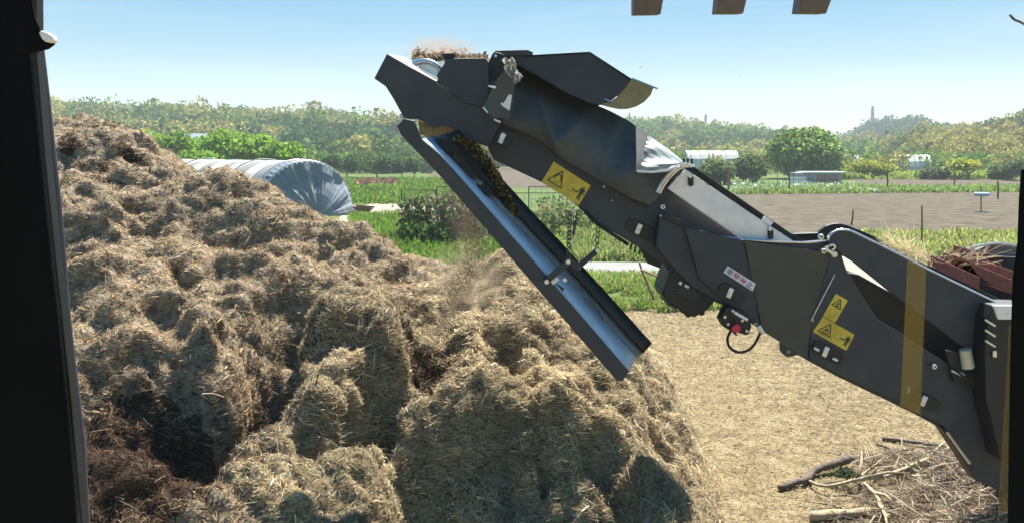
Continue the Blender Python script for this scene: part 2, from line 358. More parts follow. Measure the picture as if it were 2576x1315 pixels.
YG = [(.48, .46, .035), (.36, .40, .04), (.24, .32, .04)]
for u, top, v, r, lab in [(2168, 396, 449, 2.4, 'yellow green open tree right of the garden shed'), (2438, 394, 452, 2.1, 'yellow green open tree near the right edge beyond the field'), (2215, 408, 449, 1.8, 'thin yellowish tree beside the spreading yellow green tree')]:
    p = G(u, v); tree('fruit_tree', p, P(u, top, p.y).z, r, YG, lab, 'tree', 'yellow green fruit trees beyond the field', leaves=1100, size=.13, trunk_h=.3, lob=8, limbs=7, flat=.5)
DK = [(.045, .10, .022), (.07, .14, .03), (.03, .065, .018)]
orch = [(835, 446, 392, 1.4, 'dark rounded citrus bush nearest the polytunnel end'), (872, 446, 386, 1.6, 'dark citrus bush second from the polytunnel'), (948, 446, 384, 1.7, 'dark citrus bush standing apart on short grass, left of the conveyor head'),
        (1010, 446, 398, 1.3, 'small dark citrus bush nearest the chute'), (1042, 447, 398, 1.3, 'dark citrus bush partly behind the chute'), (905, 436, 382, 1.6, 'citrus bush behind the gap in the front row'),
        (975, 434, 386, 1.7, 'tall hedge bush in the back row, under the conveyor head'), (1035, 433, 388, 1.7, 'hedge bush at the right end of the back row')]
for u, v, top, r, lab in orch:
    p = G(u, v); s = p.y/100; tree('bush', p, P(u, top, p.y).z, r*s, DK, lab, 'bush', 'citrus bushes beyond the lawn', leaves=1500, size=.12*s, trunk_h=.2, lob=6, limbs=3, flat=.9)
for u, v, top, r, lab in [(1868, 462, 380, 2.5, 'dull green bushy tree left of the large round tree'), (2570, 455, 395, 2, 'dark green tree cut by the right edge of the photo'), (2350, 452, 415, 1.6, 'low grey green bush between the two fruit trees'), (2510, 452, 410, 1.7, 'low green bush right of the right fruit tree'), (1800, 464, 400, 2, 'olive bush beside the white far polytunnel')]:
    p = G(u, v); tree('bush', p, P(u, top, p.y).z, r, [(.10, .15, .05), (.13, .17, .06)], lab, 'bush', leaves=1500, size=.15, trunk_h=.2, lob=7, limbs=3, flat=.7)

# far hedge line at the foot of the hills
parts = []
for k in range(420):
    u = random.uniform(-100, 2700); Y = random.uniform(118, 150)
    if 1180 < u < 1500: continue
    rr = random.uniform(1.1, 2.6); key = random.choice(['dark', 'mid', 'mid', 'blue'] if u < 1300 else ['mid', 'olive', 'mid'])
    parts.append(crown_cloud(((u-CX)/F*Y, Y, rr*.6), (rr*1.3, rr, rr), 110, .24, GREENS[key], 4, .6))
V, Fc, C = join(parts); tag(np_mesh('hedgerow', V, Fc, M['farleaf'], colors=C), 'mixed green hedgerow along the foot of the hills', 'hedge', kind='stuff')

# ------------------------------------------------------------------ grass
def grass(name, quad, n, hh, ww, cols, wts, label, nscale=.5, thr=.0, zoff=0.0):
    q = [np.array(p[:]) for p in quad]; k = 0; a = rng.random(n); b = rng.random(n)
    p = (q[0][None]*(1-a)[:, None]+q[1][None]*a[:, None])*(1-b)[:, None]+(q[3][None]*(1-a)[:, None]+q[2][None]*a[:, None])*b[:, None]
    f = fbm(p[:, 0], p[:, 1], nscale, 3, 5); keep = f > thr; p = p[keep]; f = f[keep]; n = len(p)
    p[:, 2] = zoff; d = rng.normal(size=(n, 3))*.45; d[:, 2] = 1; d /= np.linalg.norm(d, axis=1, keepdims=True)
    L = hh*(.4+f*1.0)*rng.uniform(.5, 1.3, n); W = np.full(n, ww)*rng.uniform(.6, 1.4, n)
    V, Fc, C = ribbons(p, d, W, L, L*.2, palette(n, cols, wts)*(0.7+.6*f)[:, None])
    return tag(np_mesh(name, V, Fc, M['leaf'], colors=C), label, 'grass', kind='stuff')
GC = [(.11, .22, .025), (.15, .26, .035), (.23, .24, .08)]
grass('grass', [G(900, 655), G(1420, 690), G(1400, 540), G(880, 545)], 26000, .30, .03, GC, [3, 3, 1], 'lush green grass between the mulch and the path')
grass('grass', [G(860, 512), G(1250, 520), G(1200, 452), G(830, 452)], 16000, .34, .10, GC, [3, 3, 1], 'bright green lawn beyond the wheelbarrow path')
grass('grass', [G(1380, 655), G(1800, 660), G(1750, 560), G(1350, 540)], 22000, .30, .035, [(.16, .27, .05), (.26, .31, .09), (.36, .32, .16)], [3, 2, 2], 'green and straw coloured grass behind the hanging chains')
grass('grass', [G(1470, 800), G(1960, 770), G(1850, 706), G(1440, 700)], 24000, .22, .02, [(.17, .30, .04), (.24, .34, .07), (.42, .36, .19)], [3, 2, 2], 'thin green grass fading into the chips beside the chute', .6, .30)
grass('grass', [G(2150, 652), G(2760, 660), G(2760, 590), G(2150, 598)], 16000, .32, .04, [(.22, .33, .05), (.36, .38, .12), (.48, .42, .2)], [3, 2, 2], 'ragged green and dry grass at the near edge of the field', .5, .25)
grass('grass', [G(1850, 490), G(2760, 482), G(2760, 470), G(1850, 476)], 12000, .35, .10, [(.17, .27, .06), (.26, .32, .10)], [1, 1], 'strip of weeds at the far edge of the tilled field', .3, .2)
grass('grass', [G(2120, 452), G(2760, 452), G(2760, 432), G(2120, 436)], 12000, .7, .25, [(.24, .34, .05), (.30, .36, .09)], [1, 1], 'yellow green meadow around the fruit trees', .2, .1)

# ------------------------------------------------------------------ background buildings and garden
# polytunnel
A0 = Vector((-9.55, 40.0, 0)); ax = Vector((-.68, .733, 0)); pr = Vector((.733, .68, 0)); Lt = 17.5; HW, HT = 2.45, 2.62
pt = empty('polytunnel', A0, 'long low polytunnel striped white and grey with a blue grey fabric end', 'polytunnel')
def hoop(s, k=1.0, n=22, tilt=0):
    out = []
    for i in range(n+1):
        a = math.pi*i/n; out.append(A0+ax*s+pr*(math.cos(a)*HW*k)+Vector((0, 0, (math.sin(a)**.8)*HT*k)))
    return out
nb = 15
mA, mB = MB(), MB()
for i in range(nb):
    s0, s1 = Lt*i/nb+1.2, Lt*(i+1)/nb+1.2; sag = 1-.008*(i % 2)
    (mA if i % 2 else mB).strip(hoop(s0, 1), hoop(s1, 1))
mA.obj('white_cover', M['film'], pt, smooth=True)
mB.obj('grey_cover', mat('grey_film', (.25, .26, .25), .9, var=.1, vscale=1.5, trans=.15), pt, smooth=True)
NF = 90
def pl(s_, k_, am): return [q+ax*(am*math.sin(i*1.9)) + Vector((0, 0, am*.5*math.cos(i*1.9))) for i, q in enumerate(hoop(s_, k_, NF))]
fe = MB(); hs = [pl(1.2, 1.01, .0), pl(.85, 1.03, .05), pl(.55, 1.0, .05), pl(.35, .97, .05)]
for a, b in zip(hs, hs[1:]): fe.strip(a, b)
last = hs[-1]; ringN = 7; prev = last
for r_ in range(1, ringN+1):
    k = 1-r_/ringN; cur = []
    for i, q in enumerate(hoop(.35, .97, NF)):
        cc = A0+ax*.35; base = cc.lerp(q, k); low = max(0, (1.6-base.z))/1.6
        bul = .8*low*(1 if k > .05 else 1)+.25*math.sin(math.pi*(1-k))+(.05*math.sin(i*1.9)+.09*math.sin(i*.47+2*math.sin(i*.11)))*k
        g_ = base-ax*bul; g_.z = max(0.0, g_.z); cur.append(g_)
    fe.strip(prev, cur); prev = cur
# skirt below the door
fe.obj('end_cover', M['bluefab'], pt, smooth=True)
fh = MB(); fh.tube(hoop(1.2, 1.02), .035, 6); fh.tube([p for p in hoop(.42, 1.0)], .03, 6); fh.obj('hoop', M['galv'], pt)
for s in (4.8, 12): rp = MB(); rp.tube([p+Vector((0, 0, .02)) for p in hoop(s, 1.015)], .03, 5); rp.obj('rope', M['black'], pt)
# slate roofed house among trees
hp = P(497, 375, 88); hs_ = empty('house', (hp.x, 88, 0), 'low house with a slate blue roof showing between the bright trees', 'house')
hb = MB(); hb.box((hp.x, 88, 1.6), (3.6, 3, 3.2)); hb.obj('wall', M['shedgrey'], hs_)
hr = MB()
for z0, z1, wd in ((3.2, 4.0, 4.6), (4.25, 5.0, 3.2)):
    hr.add([(hp.x-wd/2, 86, z0), (hp.x+wd/2, 86, z0), (hp.x+wd/2, 90, z0), (hp.x-wd/2, 90, z0), (hp.x-wd*.36, 88, z1), (hp.x+wd*.36, 88, z1)], [(0, 1, 5, 4), (2, 3, 4, 5), (0, 4, 3), (1, 2, 5), (0, 3, 2, 1)])
hr.obj('roof', M['roof'], hs_)
# far white polytunnels
def far_tunnel(u0, u1, v0, vt, label, Y):
    a, b = P(u0, v0, Y), P(u1, v0, Y+6); h = P(u0, vt, Y).z; t = empty('polytunnel', (a.x, Y, 0), label, 'polytunnel', 'white polytunnels far behind the field'); m = MB(); rows = []
    for k in range(13):
        q = a.lerp(b, k/12); rows.append([Vector((q.x, q.y-2.6*math.cos(math.pi*i/10), h*math.sin(math.pi*i/10)**.8*(1-.02*(k % 2)))) for i in range(11)])
    for A_, B_ in zip(rows, rows[1:]): m.strip(A_, B_)
    m.add(rows[0], [tuple(range(11))]); m.add(rows[-1], [tuple(range(11))]); m.obj('cover', M['film'], t, smooth=False)
    f = MB()
    for r_ in rows[::3]: f.tube([p+Vector((0, 0, .03)) for p in r_], .05, 5)
    f.obj('hoop', M['galv'], t)
far_tunnel(1722, 1850, 400, 379, 'pale polytunnel just right of the tarpaulin end', 118)
far_tunnel(2238, 2330, 405, 390, 'white polytunnel beside the yellow green trees', 122)
far_tunnel(2105, 2150, 405, 388, 'small white polytunnel end right of the round tree', 128)
# little hoop frame in the garden
def gpt(u, v): return G(u, v)
c0 = G(1872, 461); hf = empty('hoop_frame', c0, 'half covered arched hoop frame at the left of the garden', 'greenhouse'); m = MB(); hh = P(1872, 408, c0.y).z
for k in range(4):
    m.tube([c0+Vector((-1.4*math.cos(math.pi*i/12), k*1.1, hh*math.sin(math.pi*i/12)**.7)) for i in range(13)], .03, 5)
m.obj('hoop', M['galv'], hf); m = MB()
m.strip([c0+Vector((-1.4*math.cos(math.pi*i/12), .05, hh*.98*math.sin(math.pi*i/12)**.7)) for i in range(0, 13)], [c0+Vector((-1.4*math.cos(math.pi*i/12), 3.3, hh*.98*math.sin(math.pi*i/12)**.7)) for i in range(0, 13)])
m.obj('cover', M['shedgrey'], hf)
c0 = G(2058, 464); sh = empty('garden_shed', c0, 'low grey shed with a pale flat roof and reddish wall in the garden', 'shed'); y = c0.y; hz = P(2050, 436, y).z
m = MB(); m.box((c0.x, y+1, hz/2), (4.2, 2.4, hz)); m.obj('wall', M['shedgrey'], sh)
m = MB(); m.box((P(2080, 450, y).x, y-.25, hz*.42), (2.0, .06, hz*.8)); m.obj('red_panel', M['shedred'], sh)
m = MB(); m.box((c0.x+.6, y+1, hz+.06), (4.0, 3, .12)); m.obj('roof', mat('pale_roof', (.55, .66, .60), .5), sh)
m = MB(); m.add([(P(2000, 460, y).x-.9, y-1, .02), (P(2000, 460, y).x+.9, y-1, .02), (P(2000, 460, y).x+.8, y-.7, .75), (P(2000, 460, y).x-.8, y-.7, .75)], [(0, 1, 2, 3)])
m.obj('white_sheet', M['film'], sh)
# white crop covers and vegetables
for i, (u, v, wpx, lab) in enumerate([(1880, 478, 70, 'rumpled white crop cover at the left of the garden'), (2030, 474, 110, 'long rumpled white crop cover in the middle of the garden'), (2190, 482, 40, 'small white crop cover at the right end of the garden')]):
    c = G(u, v); wd = wpx/F*c.y; n = 30; xs = np.linspace(-wd/2, wd/2, n); rows = []
    for j in range(6): rows.append([Vector((c.x+x, c.y+(j-2.5)*.22, max(.01, .24*math.sin(math.pi*j/5)*(0.4+float(vnoise(x*2+i*7, j, 8)))))) for x in xs])
    m = MB()
    for A_, B_ in zip(rows, rows[1:]): m.strip(A_, B_)
    tag(m.obj('crop_cover', M['film'], smooth=True), lab, 'crop cover', 'white crop covers in the garden')
n = 5200; us = rng.uniform(1842, 2175, n); vv = rng.uniform(463, 484, n); pos = np.array([tuple(G(a, b)) for a, b in zip(us, vv)]); pos[:, 2] = rng.uniform(.02, .5, n)*vnoise(pos[:, 0]*1.5, pos[:, 1]*.8, 4)
V, Fc, C = flecks(pos, rng.uniform(.03, .10, n), palette(n, [(.15, .26, .10), (.22, .33, .16), (.65, .66, .60), (.30, .36, .12)], [4, 3, 1.6, 1.5])); tag(np_mesh('vegetable_beds', V, Fc, M['leaf'], colors=C), 'rows of leafy vegetables and white tags in the garden', 'vegetables', kind='stuff')
# stakes
def post(name, u, v0, v1, rad, m_, label, cat='stake', group=None, du=0):
    b = G(u, v1); t = P(u+du, v0, b.y); k = MB(); k.tube([b, b.lerp(t, .5)+Vector((rad*.5, 0, 0)), t], [rad, rad*.9, rad*.7], 6); return tag(k.obj(name, m_), label, cat, group)
SG = 'thin stakes standing round the tilled field'
for u, v0, v1, du, lab in [(2142, 528, 566, 4, 'short thin stake standing behind the hopper rim'), (2318, 517, 628, 1, 'tall dark stake at the near edge of the field'), (2232, 430, 478, 0, 'thin stake right of the green shed, far edge of field'), (2400, 440, 470, 1, 'thin stake under the right fruit tree'), (2510, 455, 500, 0, 'stake beside weeds near the right edge'), (1832, 420, 478, 0, 'rusty brown post at the left of the garden'), (1985, 437, 482, 0, 'thin dark pole in front of the garden shed')]:
    Y = G(u, v1).y; post('stake', u, v0, v1, max(.008, Y*.0011), M['rust'] if u in (1832, 2400) else M['bark'], lab, group=SG, du=du)
b = G(2468, 532); bx = empty('water_basin', b, 'pale blue basin fixed on a thin pole in the field', 'basin')
k = MB(); k.tube([b, P(2468, 470, b.y)], .03, 6); k.obj('pole', M['bark'], bx)
k = MB(); c = P(2470, 487, b.y); k.tube([c+Vector((0, 0, -.13)), c+Vector((0, 0, .02)), c+Vector((0, 0, .06))], [.32, .4, .2], 14); k.obj('bowl', M['plastic_blue'], bx)
# garden rail fence
gf = empty('garden_fence', G(1836, 470), 'thin wire and pole fence along the front of the garden', 'fence'); m = MB(); Yg = G(1900, 474).y
for u in range(1836, 2120, 40): m = MB(); m.tube([P(u, 474, Yg), P(u, 436, Yg)], .025, 5); m.obj('post', M['bark'], gf)
m = MB(); m.tube([P(1836, 437, Yg), P(2110, 438, Yg)], .02, 5); m.tube([P(1836, 452, Yg), P(2110, 453, Yg)], .015, 5); m.obj('rail', M['bark'], gf)
# pylons and masts on the hills
def mast(u, v0, v1, Y, wpx, label):
    a, b = P(u, v1, Y), P(u, v0, Y); t = empty('pylon', a, label, 'pylon', 'distant masts on the skyline'); m = MB(); w0 = wpx/F*Y/2; r_ = .16*Y/300
    for sx in (-1, 1):
        for sy in (-1, 1): m.tube([a+Vector((sx*w0, sy*w0, 0)), b+Vector((sx*w0*.35, sy*w0*.35, 0))], r_, 4)
    for k in range(8):
        z0 = a.lerp(b, k/8); z1 = a.lerp(b, (k+1)/8); s0 = w0*(1-.65*k/8); s1 = w0*(1-.65*(k+1)/8); m.tube([z0+Vector((-s0, -s0, 0)), z1+Vector((s1, -s1, 0))], r_*.7, 4); m.tube([z0+Vector((s0, -s0, 0)), z1+Vector((-s1, -s1, 0))], r_*.7, 4)
    m.obj('lattice', M['shedgrey'], t)
    for k in (.72, .86): m = MB(); c = a.lerp(b, k); m.tube([c+Vector((-w0*1.6, 0, 0)), c+Vector((w0*1.6, 0, 0))], r_, 4); m.obj('arm', M['shedgrey'], t)
mast(2195, 268, 335, 450, 7, 'tall lattice mast on top of the round hill')
mast(1775, 288, 340, 395, 5, 'small lattice pylon on the hazy hill right of the hood')
mast(1583, 284, 335, 395, 4, 'faint lattice pylon beside the tan flap')
mt = P(946, 300, 288); wt = empty('water_tower', mt, 'tiny dark water tower on the hill left of the conveyor head', 'tower'); m = MB(); m.tube([mt, P(946, 282, 288)], .18, 5); m.obj('pole', M['bark'], wt); m = MB(); q = P(946, 277, 288); m.tube([q-Vector((0, 0, .7)), q+Vector((0, 0, .6))], [.6, .9], 9); m.obj('tank', M['bark'], wt)

# wheelbarrow
wb0 = G(912, 545); wb = empty('wheelbarrow', wb0, 'rusty wheelbarrow parked on the pale dirt path', 'wheelbarrow'); s = wb0.y/F
def W(dx, dy, dz): return wb0+Vector((dx*s, dy, dz*s))
m = MB(); top = [W(-24, -.3, 26), W(26, -.3, 22), W(30, .35, 24), W(-22, .35, 28)]; bot = [W(-12, -.2, 14), W(16, -.2, 12), W(18, .25, 12), W(-10, .25, 14)]
m.add(top+bot, [(4, 5, 6, 7), (0, 1, 5, 4), (1, 2, 6, 5), (2, 3, 7, 6), (3, 0, 4, 7)]); o = m.obj('tray', M['rust'], wb); sm = o.modifiers.new('t', 'SOLIDIFY'); sm.thickness = .015
m = MB(); 
for dy in (-.22, .25): m.tube([W(-36, dy, 22), W(-14, dy, 12), W(22, dy*.3, 4)], .018, 6)
m.obj('handle', M['rust'], wb)
m = MB(); c = W(22, 0, 5); m.tube([c+Vector((0, -.04, 0)), c+Vector((0, .04, 0))], .12, 14); m.obj('wheel', M['rubber'], wb)
for dy in (-.2, .22): m = MB(); m.tube([W(-8, dy, 14), W(-6, dy, 0)], .016, 6); m.obj('leg', M['rust'], wb)

# net frames and climbing plants behind the chute
NG = 'net frames behind the chute'
def netframe(u0, u1, v0, v1, label, cells=(5, 6), climb=0, cols=DK):
    a, b = G(u0, v1), G(u1, v1); b.y = a.y; h = P(u0, v0, a.y).z; t = empty('net_frame', a, label, 'fence', NG); m = MB()
    for q in (a, b): m.tube([q, q+Vector((0, 0, h))], .022, 6)
    m.tube([a+Vector((0, 0, h)), b+Vector((0, 0, h))], .018, 6); m.tube([a+Vector((0, 0, h*.35)), b+Vector((0, 0, h*.35))], .014, 6); m.obj('pole', M['bark'], t); m = MB()
    for i in range(1, cells[0]): q = a.lerp(b, i/cells[0]); m.tube([q, q+Vector((0, 0, h))], .007, 4)
    for j in range(1, cells[1]): z = Vector((0, 0, h*j/cells[1])); m.tube([a+z, b+z], .006, 4)
    m.obj('net', M['shedgrey'], t)
    if climb:
        n = climb; p = np.stack([rng.uniform(a.x, b.x, n), a.y+rng.normal(size=n)*.25, h*rng.random(n)**1.4], axis=1); f = fbm(p[:, 0], p[:, 2], 1.1, 3, 9+len(label)); p[:, 2] *= .55+.6*fbm(p[:, 0], p[:, 0]*0, 2.2, 2, 4); p[:, 0] += rng.normal(size=n)*.12; p = p[f > .47]
        V, Fc, C = flecks(p, rng.uniform(.03, .07, len(p)), palette(len(p), cols, [1]*len(cols))); tag(np_mesh('climbing_plant', V, Fc, M['leaf'], t, C), kind='stuff')
netframe(1012, 1096, 478, 606, 'net frame with climbing plants left of the chute', (5, 7), 1500, [(.08, .14, .04), (.13, .16, .06), (.20, .20, .11)])
netframe(1100, 1215, 470, 614, 'tall net frame with dry vines directly behind the falling mulch', (8, 8), 2200, [(.20, .17, .10), (.12, .20, .05), (.26, .22, .14)])
netframe(1232, 1442, 486, 602, 'wide wire net frame between the chute and the yellow sticker', (12, 8), 1500, [(.16, .25, .07), (.24, .22, .12)])
netframe(1330, 1490, 470, 578, 'second wire net frame behind the hanging chains', (10, 7), 900, [(.16, .25, .07), (.24, .22, .12)])
# leafy bed
parts = []
for k in range(26):
    g_ = G(random.uniform(1030, 1240), random.uniform(585, 622)); rr = random.uniform(.25, .55); parts.append(crown_cloud((g_.x, g_.y, rr*.6), (rr, rr, rr), 170, .06, DK+[(.14, .26, .05)], 4, .4))
V, Fc, C = join(parts); tag(np_mesh('leafy_crops', V, Fc, M['leaf'], colors=C), 'low dark green leafy crop bed behind the mulch', 'plants', kind='stuff')
# bare soil heap on the lawn
n = 2600; us = rng.uniform(895, 1000, n); vv = rng.normal(466, 2.5, n); pos = np.array([tuple(G(a, b)) for a, b in zip(us, vv)]); pos[:, 2] = rng.uniform(0, .5, n)
V, Fc, C = flecks(pos, rng.uniform(.05, .14, n), palette(n, [(.24, .15, .10), (.16, .10, .06)], [1, 1])); tag(np_mesh('dry_vines', V, Fc, M['leaf'], colors=C), 'line of reddish brown dry cuttings on the lawn', 'cuttings', kind='stuff')
# bent rods beside the chute
RG = 'bent rods leaning beside the concrete strip'
def rod(pts, r_, label):
    b = MB(); b.tube(pts, r_, 6); tag(b.obj('bent_rod', M['rust']), label, 'rod', RG)
ya = G(1610, 768).y
rod([P(1608, 660, ya), P(1618, 690, ya), P(1640, 740, ya), P(1652, 772, ya)], .02, 'straight thin rod leaning across the concrete strip')
rod([P(1612, 678, ya-.1), P(1650, 694, ya-.3), P(1690, 712, ya-.5), P(1694, 718, ya-.5), P(1680, 738, ya-.5)], .025, 'thin rod bent like a hook beside the straight one')

# ------------------------------------------------------------------ MULCH HEAPS (height field)
X0, X1, Y0, Y1, ST = -5.8, 3.4, 3.6, 18.5, .035
gx = np.arange(X0, X1, ST); gy = np.arange(Y0, Y1, ST); XX, YY = np.meshgrid(gx, gy)
cones = [  # u, v, Y, slope, roundness, squash along Y, heap
    (60, 285, 9.4, .60, .5, 1, 0), (200, 283, 9.2, .62, .3, 1, 0), (300, 318, 9.0, .66, .2, 1, 0), (400, 395, 8.8, .8, .2, 1, 0), (570, 430, 8.3, 1.0, .35, 1, 0), (640, 452, 8.2, .9, .25, 1, 0),
    (740, 520, 7.9, .8, .25, 1, 0), (830, 556, 7.8, .8, .25, 1, 0), (915, 566, 7.9, 1.2, .2, 1, 0), (600, 640, 7.0, .7, .2, 1, 0), (420, 620, 7.0, .65, .3, 1, 0),
    (250, 640, 6.6, .6, .2, 1, 0), (520, 800, 6.0, .9, .2, 1, 0), (330, 850, 5.7, .8, .2, 1, 0), (620, 830, 6.0, .9, .15, 1, 0), (230, 1130, 4.6, .9, .3, 1, 0), (330, 1190, 4.5, .7, .3, 1, 0),
    (880, 735, 6.35, 1.0, .5, 1, 1), (880, 800, 6.1, 1.3, .5, 1, 1), (900, 705, 6.5, 1.1, .28, 1, 1), (850, 780, 6.1, 1.2, .25, 1, 1), (960, 800, 6.2, 1.1, .2, 1, 1), (760, 850, 5.95, 1.2, .2, 1, 1), (640, 1060, 5.2, .8, .25, 1, 1), (540, 1180, 4.8, .8, .25, 1, 1), (700, 1180, 4.9, .8, .25, 1, 1), (850, 1060, 5.3, .9, .2, 1, 1), (620, 1290, 4.5, .7, .3, 1, 1), (420, 1290, 4.4, .7, .2, 1, 1),
    (1080, 655, 10.0, .5, .5, 1, 2), (1000, 665, 9.2, .5, .4, 1, 2), (1235, 622, 7.6, .75, .25, 1, 2), (1330, 700, 7.2, .8, .25, 1, 2), (1180, 760, 6.8, .8, .2, 1, 2), (1130, 900, 6.1, .7, .2, 1, 2), (1400, 800, 6.8, .8, .3, 1, 2),
    (1500, 870, 6.6, .9, .3, 1, 2), (1300, 880, 6.2, .8, .2, 1, 2), (1060, 975, 5.85, .8, .25, 1, 2), (1230, 930, 5.9, .8, .25, 1, 2), (1440, 925, 5.9, .9, .25, 1, 2), (1545, 940, 6.1, 1.05, .3, 1, 2), (1630, 885, 7.4, 1.0, .2, 1, 2), (1600, 1020, 6.1, 1.15, .2, 1, 2), (1640, 1120, 6.0, 1.0, .2, 1, 2), (900, 1150, 5.1, .9, .2, 1, 2), (820, 1210, 4.85, .7, .3, 1, 1), (920, 1270, 4.75, .6, .3, 1, 2)]
HYK = 1.10        # the heaps stand a little farther off than first measured
cones = [(u, v, Y*HYK, s_, r0, sq, h_) for u, v, Y, s_, r0, sq, h_ in cones]
HK = []
for u, v, Y, s_, r0, sq, hp_ in cones:
    c = P(u, v, Y); d = np.sqrt((XX-c.x)**2+((YY-Y)*sq)**2+r0*r0)-r0; HK.append((c.z-s_*d, hp_))
KS = 18.0
H = np.log(sum(np.exp(KS*np.clip(h, -3, 5)) for h, _ in HK))/KS
lab = np.stack([np.max([h for h, k in HK if k == q], axis=0) for q in range(3)])
lab += np.stack([fbm(XX, YY, 1.5, 3, 30+q) for q in range(3)])*.2
LAB = np.argmax(lab, axis=0)
# steep cut near face of the front heap (in its own shade)
cx_ = [P(u, v, Y*HYK).x for u, v, Y in ((880, 1300, 4.7), (930, 1180, 5.1), (990, 1060, 5.5), (1060, 975, 5.75), (1200, 950, 5.85), (1330, 968, 5.75), (1370, 950, 5.75), (1480, 925, 5.9), (1570, 950, 5.95), (1610, 1000, 5.6))]
cy_ = [q*HYK for q in (4.35, 4.9, 5.4, 5.7, 5.8, 5.66, 5.75, 5.85, 5.8, 4.6)]
YC = np.interp(XX, cx_, cy_, left=0, right=0)+(fbm(XX, YY, 3, 3, 40)-.5)*.25
cut = np.clip(YC-YY, 0, 9); inside = (XX > cx_[0]) & (XX < cx_[-1])
efd = np.clip(np.minimum(XX-cx_[0], cx_[-1]-XX)/np.where(XX < 0, .55, .22), 0, 1); efd = efd*efd*(3-2*efd)
H = np.where(inside, H-np.minimum(cut*1.6, .55)*np.clip(cut*5, 0, 1)*efd, H)
cr_ = [G(1812, 1330), G(1800, 1240), G(1770, 1120), G(1730, 1000), G(1700, 950), G(1690, 900)]
XE = np.interp(YY, [q.y for q in cr_], [q.x for q in cr_])+(fbm(XX, YY, 1.4, 3, 44)-.5)*.25
H = -np.log(np.exp(-9*np.clip(H, -3, 5))+np.exp(-9*np.clip((XE-XX)*1.25, -3, 5)))/9
# steep near face of the middle mound and of two clods on the left heap
def facecut(H, pts, slope, drop, reach):
    q = [P(u, v, Y*HYK) for u, v, Y in pts]; xs = [a.x for a in q]; yc = np.interp(XX, xs, [a.y for a in q])+(fbm(XX, YY, 3, 3, 41)-.5)*.2
    c = yc-YY; edge = np.clip(np.minimum(XX-xs[0], xs[-1]-XX)/.28, 0, 1); fade = np.clip((reach-c)/.35, 0, 1)
    return H-np.minimum(np.clip(c, 0, 9)*slope, drop)*edge*fade*(c > 0)
H = facecut(H, [(690, 960, 5.75), (740, 850, 6.0), (840, 780, 6.25), (930, 810, 6.2), (1000, 870, 6.0), (1060, 950, 5.8)], 1.1, .28, .9)
H = facecut(H, [(470, 560, 7.9), (520, 490, 8.0), (600, 490, 8.0), (670, 540, 7.8)], 1.0, .3, .8)
H = facecut(H, [(1180, 850, 6.3), (1270, 840, 6.4), (1360, 880, 6.2)], 1.3, .22, .5)
# cavity dug into the dark compost at lower left
cc = P(370, 1090, 5.3*HYK); dd = np.sqrt(((XX-cc.x)/.50)**2+((YY-cc.y)/.52)**2)
H -= .62*np.clip(1.25-dd, 0, 1)**.7*(dd < 1.25)
# furrows between heaps
def furrow(H, pts, w_, dep):
    for (u0, v0, Ya), (u1, v1, Yb) in zip(pts, pts[1:]):
        Ya *= HYK; Yb *= HYK
        a, b = P(u0, v0, Ya), P(u1, v1, Yb); vx, vy = b.x-a.x, b.y-a.y; L2 = vx*vx+vy*vy+1e-9
        t = np.clip(((XX-a.x)*vx+(YY-a.y)*vy)/L2, 0, 1); d = np.hypot(XX-a.x-t*vx, YY-a.y-t*vy); H = H-dep*np.exp(-(d/w_)**2)
    return H
H = furrow(H, [(730, 760, 6.6), (690, 850, 6.1), (650, 940, 5.7), (560, 1010, 5.4), (500, 1110, 5.1)], .24, .62)
H = furrow(H, [(1085, 930, 6.05), (980, 1000, 5.7), (880, 1060, 5.4), (780, 1110, 5.2)], .13, .26)
H = furrow(H, [(1080, 830, 6.2), (1110, 850, 6.2)], .18, .22)
H = furrow(H, [(400, 780, 6.3), (480, 940, 5.6)], .10, .18)
H = furrow(H, [(1345, 960, 5.7), (1360, 1100, 5.45)], .07, .15)
H = furrow(H, [(390, 690, 7.0), (470, 740, 6.6)], .10, .2)
# lumps and tufts
bil = lambda s, sd: 1-np.abs(fbm(XX, YY, s, 2, sd)*2-1)*1.6
flat = np.clip(H/.5, 0, 1)
H = H+flat*((fbm(XX, YY, 1.3, 3, 3)-.5)*.36)
TB = np.zeros_like(H)
for kb in range(700):
    bx_ = rng.uniform(X0, X1); by_ = Y0+rng.random()**1.3*9; r_ = (rng.uniform(.32, .62) if kb < 45 else rng.uniform(.10, .32))*(1 if by_ < 7.5 else 1.2); e_ = rng.uniform(.6, 1.6); a_ = rng.uniform(0, 3.14); i0, i1 = max(0, int((by_-2*r_-Y0)/ST)), int((by_+2*r_-Y0)/ST); j0, j1 = max(0, int((bx_-2*r_-X0)/ST)), int((bx_+2*r_-X0)/ST)
    xx, yy = XX[i0:i1, j0:j1]-bx_, YY[i0:i1, j0:j1]-by_; wx = fbm(XX[i0:i1, j0:j1], YY[i0:i1, j0:j1], 6, 2, 77)-.5
    xr, yr = (xx*math.cos(a_)+yy*math.sin(a_))/e_, -xx*math.sin(a_)+yy*math.cos(a_); d2 = (xr*xr+yr*yr)/(r_*r_)+wx*.9
    TB[i0:i1, j0:j1] = np.maximum(TB[i0:i1, j0:j1], r_*rng.uniform(.22, .55)*(1 if by_ < 6.8 else .6)*np.clip(1-d2, 0, 1)**.8)
H = H+flat*TB
